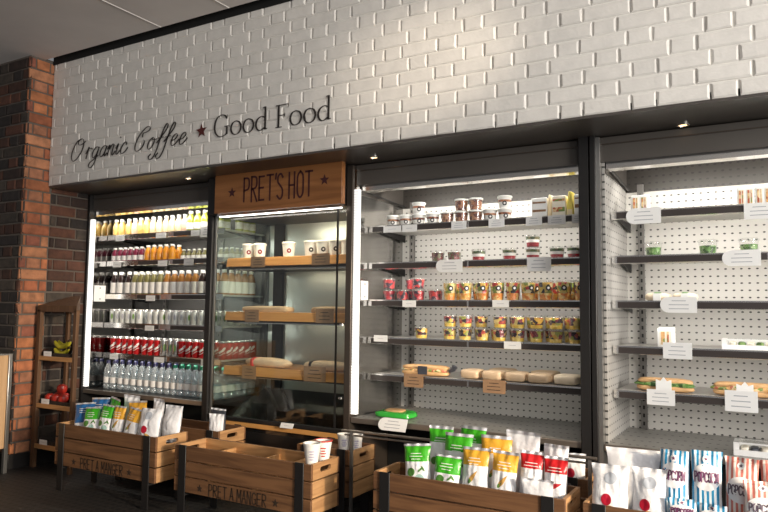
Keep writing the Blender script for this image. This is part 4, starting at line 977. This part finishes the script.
def put_bag(kind, mat, x, y, top, H, W, rz, label, tilt=.16, T=.048, group=GC, seed=None, zfloor=.31, deco=True, name='crisp_bag', cat='crisp bag', roll=0.):
    zl = max(zfloor+.001, top-H*math.cos(tilt)); H2 = (top-zl)/math.cos(tilt)
    return bag(name, label, cat, W, H2, T, mat, (x,y+.012,zl+.007), rz, tilt, roll, seed if seed is not None else random.uniform(0,50), group, deco=crisp(kind) if deco else None)
for (kd, mt, x, y, top, H, W, rz, lb), rl in zip(CR, (-.09,.05,-.02,.05,.03)): put_bag(kd, mt, x, y, top, H, W, rz, lb, roll=rl)
put_bag('red',('whitefilm','redfilm',0.066),-.811,-.625,.528,.25,.096,-.05,'red and white crisp bag at the right end of the crate')
for (kd, mt, x, y, top, W, rz, lb) in (('green',('whitefilm','greenfilm',0.074),-1.262,-.585,.572,.135,-.03,'upright green crisp bag in the middle row behind the low green one'),
        ('green',('whitefilm','greenfilm',0.074),-1.222,-.520,.598,.13,-.12,'green crisp bag at the back of the crate, silver seal up'),('green',('whitefilm','greenfilm',0.074),-1.368,-.525,.585,.115,.2,'green crisp bag at the back left of the crate'),
        ('yellow',('whitefilm','yellowfilm',0.076),-1.09,-.560,.575,.14,.05,'yellow crisp bag behind the two front yellow ones'),('silver','wbag',-.985,-.520,.598,.16,-.10,'white crisp bag with silver seal at the back of the crate'),
        ('silver','wbag',-.836,-.535,.560,.11,-.1,'white crisp bag behind the red bags')):
    put_bag(kd, mt, x, y, top, .27, W, rz, lb, tilt=.12, T=.04, deco=kd != 'silver')
put_bag('silver','wbag',-.865,-.678,.445,.2,.13,.0,'white and red crisp bag lying low before the red bags',tilt=.10,T=.016,deco=False)
G1 = 'crisp bags in the left crate'; RL = [-.10,-.05,.06,.03,.10,.08,-.08,-.05,.05,.05,.05]
for (kd, mt, x, y, top, W, rz, lb, ti) in (('blue',('whitefilm','bluefilm',0.12),-3.765,-.635,.515,.13,.35,'blue crisp bag at the left of the left crate',.25),('green',('whitefilm','greenfilm',0.074),-3.668,-.655,.500,.12,.22,'green crisp bag with white base beside the blue one',.2),
        ('green',('whitefilm','greenfilm',0.074),-3.556,-.65,.525,.098,.10,'green crisp bag with leaf print in the middle of the left crate',.15),('yellow',('whitefilm','yellowfilm',0.076),-3.452,-.64,.525,.096,.10,'narrow yellow crisp bag right of the green ones',.15),
        ('yellow',('whitefilm','yellowfilm',0.076),-3.328,-.65,.525,.122,-.10,'yellow crisp bag beside the white bags in the left crate',.18),
        ('green',('whitefilm','greenfilm',0.074),-3.60,-.56,.555,.13,-.2,'green crisp bag in the back row of the left crate',.1),('yellow',('whitefilm','yellowfilm',0.076),-3.37,-.55,.552,.14,.15,'yellow crisp bag in the back row of the left crate',.1),
        ('blue',('whitefilm','bluefilm',0.12),-3.72,-.55,.545,.13,.3,'blue crisp bag in the back row of the left crate',.1),('silver','wbag',-3.49,-.515,.575,.12,.1,'white crisp bag with silver seal at the back of the left crate',.06),('silver','wbag',-3.25,-.515,.570,.10,-.1,'white crisp bag with silver seal behind the printed white bag',.06)):
    put_bag(kd, mt, x, y, top, .24, W, rz, lb, tilt=ti, T=.042, group=G1, zfloor=.33, roll=RL.pop(0))
def wb(x, y, top, W, rz, lb, g, zf, tilt=.15, deco=True, T=.06, name='snack_bag'):
    zl = zf+.008; H = (top-zl)/math.cos(tilt)
    return bag(name, lb, 'snack bag', W, H, T, 'wbag', (x,y,zl), rz, tilt, 0, random.uniform(0,60), g, 'wbag', fruitbag if deco else None)
wb(-3.165,-.64,.540,.165,.05,'white snack bag with red fruit print in the left crate',G1,.33)
wb(-3.118,-.515,.548,.145,.02,'plain white snack bag at the right end of the left crate',G1,.33,deco=False)
G5 = 'snack bags in the right crate'
wb(-.583,-.658,.540,.138,.04,'white snack bag with red fruit print at the left end of the right crate',G5,.32,T=.042); wb(-.443,-.656,.543,.120,-.03,'white snack bag with red fruit print beside the blue popcorn',G5,.32,T=.042)
wb(-.52,-.535,.585,.20,.1,'pale crumpled snack bag behind the two white ones in the right crate',G5,.32,deco=False,T=.04)
def pop(x, y, top, W, mat, ink, rz, lb, zl=.328, tilt=.12, H=None, T=.06, roll=0.):
    H = H or (top-zl)/math.cos(tilt)
    return bag('popcorn_bag', lb, 'popcorn bag', W, H, T, mat, (x,y,zl), rz, tilt, roll, random.uniform(0,60), G5, mat, popdeco(ink, .6 if 'pink' in mat else .68))
pop(-.362,-.592,.608,.106,'bluestripe','navyink',-.06,'blue striped popcorn bag beside the white snack bags'); pop(-.250,-.592,.618,.105,'bluestripe','navyink',.04,'blue striped popcorn bag beside the pink striped ones')
pop(-.326,-.672,.455,.095,'bluestripe','navyink',.02,'low blue striped popcorn bag in front, left one',tilt=.12,T=.022); pop(-.228,-.674,.450,.095,'bluestripe','navyink',-.02,'low blue striped popcorn bag in front, right one',tilt=.12,T=.022)
pop(-.138,-.592,.606,.110,'pinkstripe','greyink',-.10,'pink striped popcorn bag next to the blue ones'); pop(-.066,-.662,.545,.12,'pinkstripe','greyink',.06,'pink striped popcorn bag in front, nearer the picture edge',tilt=.14,T=.045)
pop(-.010,-.525,.595,.13,'pinkstripe','greyink',.05,'pink striped popcorn bag at the back by the picture edge'); 
# rear crates
bag('snack_bag','dark snack packet with white top in the rear crate below the drinks fridge','snack bag',.13,.19,.04,'snackdark',(-3.045,-.20,.3115),0,.05,0,3.,'bags in the rear crates','wbag')
bag('snack_bag','white snack bag at the right end of the rear crate below the drinks fridge','snack bag',.10,.17,.04,'wbag',(-2.988,-.27,.3115),.3,.05,0,9.,'bags in the rear crates','wbag')
bag('snack_bag','white snack bag in the rear crate right of the red crisp bags','snack bag',.11,.17,.045,'wbag',(-.835,-.22,.3125),.2,.05,0,13.,'bags in the rear crates','wbag',fruitbag)

# ------------------------------------------------------------------ left corner: fruit stand and counter
SX0, SX1, SY0, SY1 = -4.585, -4.145, -.43, -.17; SXC = -4.47
st = thing('fruit_stand', 'dark wooden corner fruit stand with open shelves between brick pier and drinks fridge', 'stand', (0,0,0))
PLAN = [(SX0,SY0),(SX1,SY0),(SXC,SY1),(SX0,SY1)]
for x, y, w_ in ((SX0,SY0,.04),(SX1-.026,SY0,.026),(SX0,SY1-.03,.03),(SXC-.03,SY1-.03,.03)): MB().box(x,x+w_,y,y+.026,0,1.10).build('leg','stand',st,bevel=.002)
m = MB(); hz = {SY0: 1.128, SY1: 1.20}
vs = [(x,y,1.085) for x,y in PLAN]+[(x,y,hz[y]) for x,y in PLAN]
m.add(vs,[(3,2,1,0),(4,5,6,7)]+[(i,(i+1)%4,4+(i+1)%4,4+i) for i in range(4)]); m.build('sloped_top','stand',st,bevel=.002)
for z in (.775,.445,.165):
    s = MB().prism([(SX0+.002,SY0+.018),(SX1-.03,SY0+.018),(SXC-.03,SY1-.002),(SX0+.002,SY1-.002)],z-.03,z-.012,'z').build('shelf','stand',st)
    MB().box(SX0+.041,SX1-.027,SY0,SY0+.016,z-.03,z).build('front_lip','divider',s,bevel=.002)
BP = [(-4.535,-.405),(-4.215,-.405),(-4.455,-.215),(-4.535,-.215)]
def bowl_basket(z, lb):
    t = thing('fruit_basket', lb, 'basket', (0,0,z), 0, 'dark baskets on the fruit stand')
    m = MB().prism(BP,0,.01,'z'); H_ = (.035,.035,.10,.10)
    for i in range(4):
        (xa,ya),(xb,yb) = BP[i],BP[(i+1)%4]; L = math.hypot(xb-xa,yb-ya); nx, ny = (yb-ya)/L*.006, -(xb-xa)/L*.006
        m.add([(xa,ya,0),(xb,yb,0),(xb,yb,H_[(i+1)%4]),(xa,ya,H_[i]),(xa+nx,ya+ny,0),(xb+nx,yb+ny,0),(xb+nx,yb+ny,H_[(i+1)%4]),(xa+nx,ya+ny,H_[i])],[(0,1,2,3),(7,6,5,4),(3,2,6,7),(0,4,5,1),(0,3,7,4),(1,5,6,2)])
    m.build('weave','basket',t)
    return t
bowl_basket(.7635,'dark basket of bananas on the top shelf of the fruit stand'); bowl_basket(.4335,'dark basket of red apples on the middle shelf of the fruit stand'); bowl_basket(.1535,'empty dark basket on the bottom shelf of the fruit stand')
bt = thing('banana','x','banana',(0,0,0)); pts = [(.085*math.sin(a),0,.085*(1-math.cos(a))) for a in [-.95+1.9*k/10 for k in range(11)]]
MB().tube(pts,[.007,.013,.016,.017,.0175,.0175,.017,.016,.014,.010,.006],10).build('peel','banana',bt); MB().tube([pts[-1],(pts[-1][0]+.012,0,pts[-1][2]+.016)],.005,8).build('stalk','stem',bt)
bk_ = Kind(bt)
for i, (x,y,dz,rz) in enumerate(((-4.372,-.376,.0,.03),(-4.412,-.335,.0,.03),(-4.392,-.362,.050,.05),(-4.418,-.318,.050,.0))):
    bk_.put((x,y,.7635+.0105+.018+dz), rz, 'yellow banana in the fruit stand basket, %s from front, %s layer' % (nth(i % 2), 'lower' if i < 2 else 'upper'), 'bananas on the fruit stand')
at = thing('apple','x','apple',(0,0,0)); MB().lathe([(0,.006),(.016,.0),(.030,.012),(.036,.032),(.032,.054),(.018,.064),(.006,.058),(0,.054)],n=18).build('fruit','apple',at); MB().tube([(0,0,.054),(.003,0,.072)],.0018,6).build('stalk','stem',at)
ak = Kind(at)
for i, (x,y,dz) in enumerate(((-4.335,-.365,.0),(-4.410,-.365,.0),(-4.485,-.365,.0),(-4.424,-.291,.0),(-4.498,-.291,.0),(-4.405,-.33,.066))):
    ak.put((x,y,.4335+.0105+dz), i, 'red apple in the fruit stand basket, ' + ('front row, first from right','front row, second from right','front row, third from right','back row, right one','back row, left one','on top')[i], 'apples on the fruit stand')
for i, (z, nm) in enumerate(((.775,'top'),(.445,'middle'),(.165,'bottom'))):
    price_tag(SX0+.09,SX0+.175,z+.0003,z+.034,SY0+.008,'small white price card on the %s shelf edge of the fruit stand' % nm,'cards on the fruit stand',lines=1)
ct = thing('service_counter', 'pale wood service counter end with steel corner post at the far left', 'counter', (0,0,0))
MB().box(-5.4,-4.545,-2.2,-.645,.165,.79).build('panel','pale',ct,bevel=.003); MB().box(-5.35,-4.58,-2.2,-.66,0,.165).build('toe_kick','matt',ct)
MB().box(-4.568,-4.538,-.644,-.618,.0,.80).build('corner_post','steel',ct,bevel=.003); MB().box(-5.4,-4.54,-2.2,-.645,.79,.80).build('worktop_edge','steel',ct)

# ------------------------------------------------------------------ camera
F_PX = 679.515; yaw, pitch, roll = .526421, .0783558, .0116365
cy, sy = math.cos(yaw), math.sin(yaw)
fw = Vector((-sy*math.cos(pitch), cy*math.cos(pitch), math.sin(pitch))); rt = Vector((cy,sy,0)); up = rt.cross(fw)
r2 = rt*math.cos(roll)+up*math.sin(roll); u2 = up*math.cos(roll)-rt*math.sin(roll)
cam = bpy.data.cameras.new('camera'); co = bpy.data.objects.new('camera', cam); COL.objects.link(co)
cam.sensor_width = 36; cam.lens = F_PX/768*36; cam.clip_start = .05
m4 = Matrix((r2, u2, -fw)).transposed().to_4x4(); m4.translation = Vector((0,-3.4,1.13)); co.matrix_world = m4
bpy.context.scene.camera = co

# ------------------------------------------------------------------ light
def area(name, loc, aim, sx, sy_, energy, col=(1,1,1)):
    l = bpy.data.lights.new(name, 'AREA'); l.shape = 'RECTANGLE'; l.size = sx; l.size_y = sy_; l.energy = energy; l.color = col
    o = bpy.data.objects.new(name, l); COL.objects.link(o); o.location = loc
    o.rotation_euler = (Vector(aim)-Vector(loc)).to_track_quat('-Z','Y').to_euler(); return o
def spot(name, loc, aim, energy, ang, blend, col, size=.15):
    l = bpy.data.lights.new(name, 'SPOT'); l.energy = energy; l.spot_size = math.radians(ang); l.spot_blend = blend; l.color = col; l.shadow_soft_size = size
    o = bpy.data.objects.new(name, l); COL.objects.link(o); o.location = loc
    o.rotation_euler = (Vector(aim)-Vector(loc)).to_track_quat('-Z','Y').to_euler(); return o
area('window_light', (5.2,-3.0,1.9), (-1.5,-.5,1.7), 2.6, 2.2, 470, (1,.95,.88))
area('front_fill', (2.4,-5.6,2.2), (-.3,0,1.2), 3.4, 1.4, 60, (1,.97,.93))  # added fill lamp from the camera side, brightens fridges and crate fronts
spot('low_sun', (4.2,-2.6,1.9), (-2.2,-.6,.35), 1500, 26, .6, (1,.80,.56), .12)
spot('wall_sun_patch', (1.6,-2.6,2.7), (-1.55,-.36,2.38), 420, 12, 1., (1,.84,.66), .1)
for x, n, e0, e1, zs in ((-3.97,'left',3.,1.15,F1S),(-1.51,'middle',6.5,1.15,F3S),(-.04,'right',6.,1.1,F3S)):
    area('fridge_lamp_%s' % n, (x,.10 if n == 'left' else .24,1.83), (x,.40,1.4) if n == 'left' else (x,.57,1.50), 1.2, .03, e0, (1,.95,.86))
    for i, z in enumerate(zs):      # thin lamps added under the shelf noses to brighten the shelves
        area('shelf_fill_%s' % n, (x,.160,z-.045), (x,.40,z-.24), 1.2, .015, e1*((3.2,2.6,1.7,.9,.45)[i] if n != 'left' else 1), (1,.95,.87))
area('hot_cabinet_lamp', (-2.76,.03,1.735), (-2.76,.25,1.0), .9, .03, 6, (1,.85,.62))
for z, e in ((1.375,1.5),(1.015,.9),(.655,.35)): area('hot_shelf_lamp', (-2.76,.14,z), (-2.76,.25,z-.4), .9, .03, e, (1,.82,.58))
w = bpy.data.worlds.new('world'); bpy.context.scene.world = w; w.use_nodes = True
bg = w.node_tree.nodes['Background']; bg.inputs[0].default_value = (.90,.90,.92,1); bg.inputs[1].default_value = .22
sc = bpy.context.scene
sc.view_settings.view_transform = 'Standard'; sc.view_settings.look = 'None'; sc.view_settings.exposure = 0.; sc.view_settings.gamma = 1.
sc.cycles.use_denoising = True
sc.cycles.max_bounces = 8; sc.cycles.transparent_max_bounces = 24; sc.cycles.caustics_reflective = False; sc.cycles.caustics_refractive = False
sc.cycles.sample_clamp_indirect = 4.
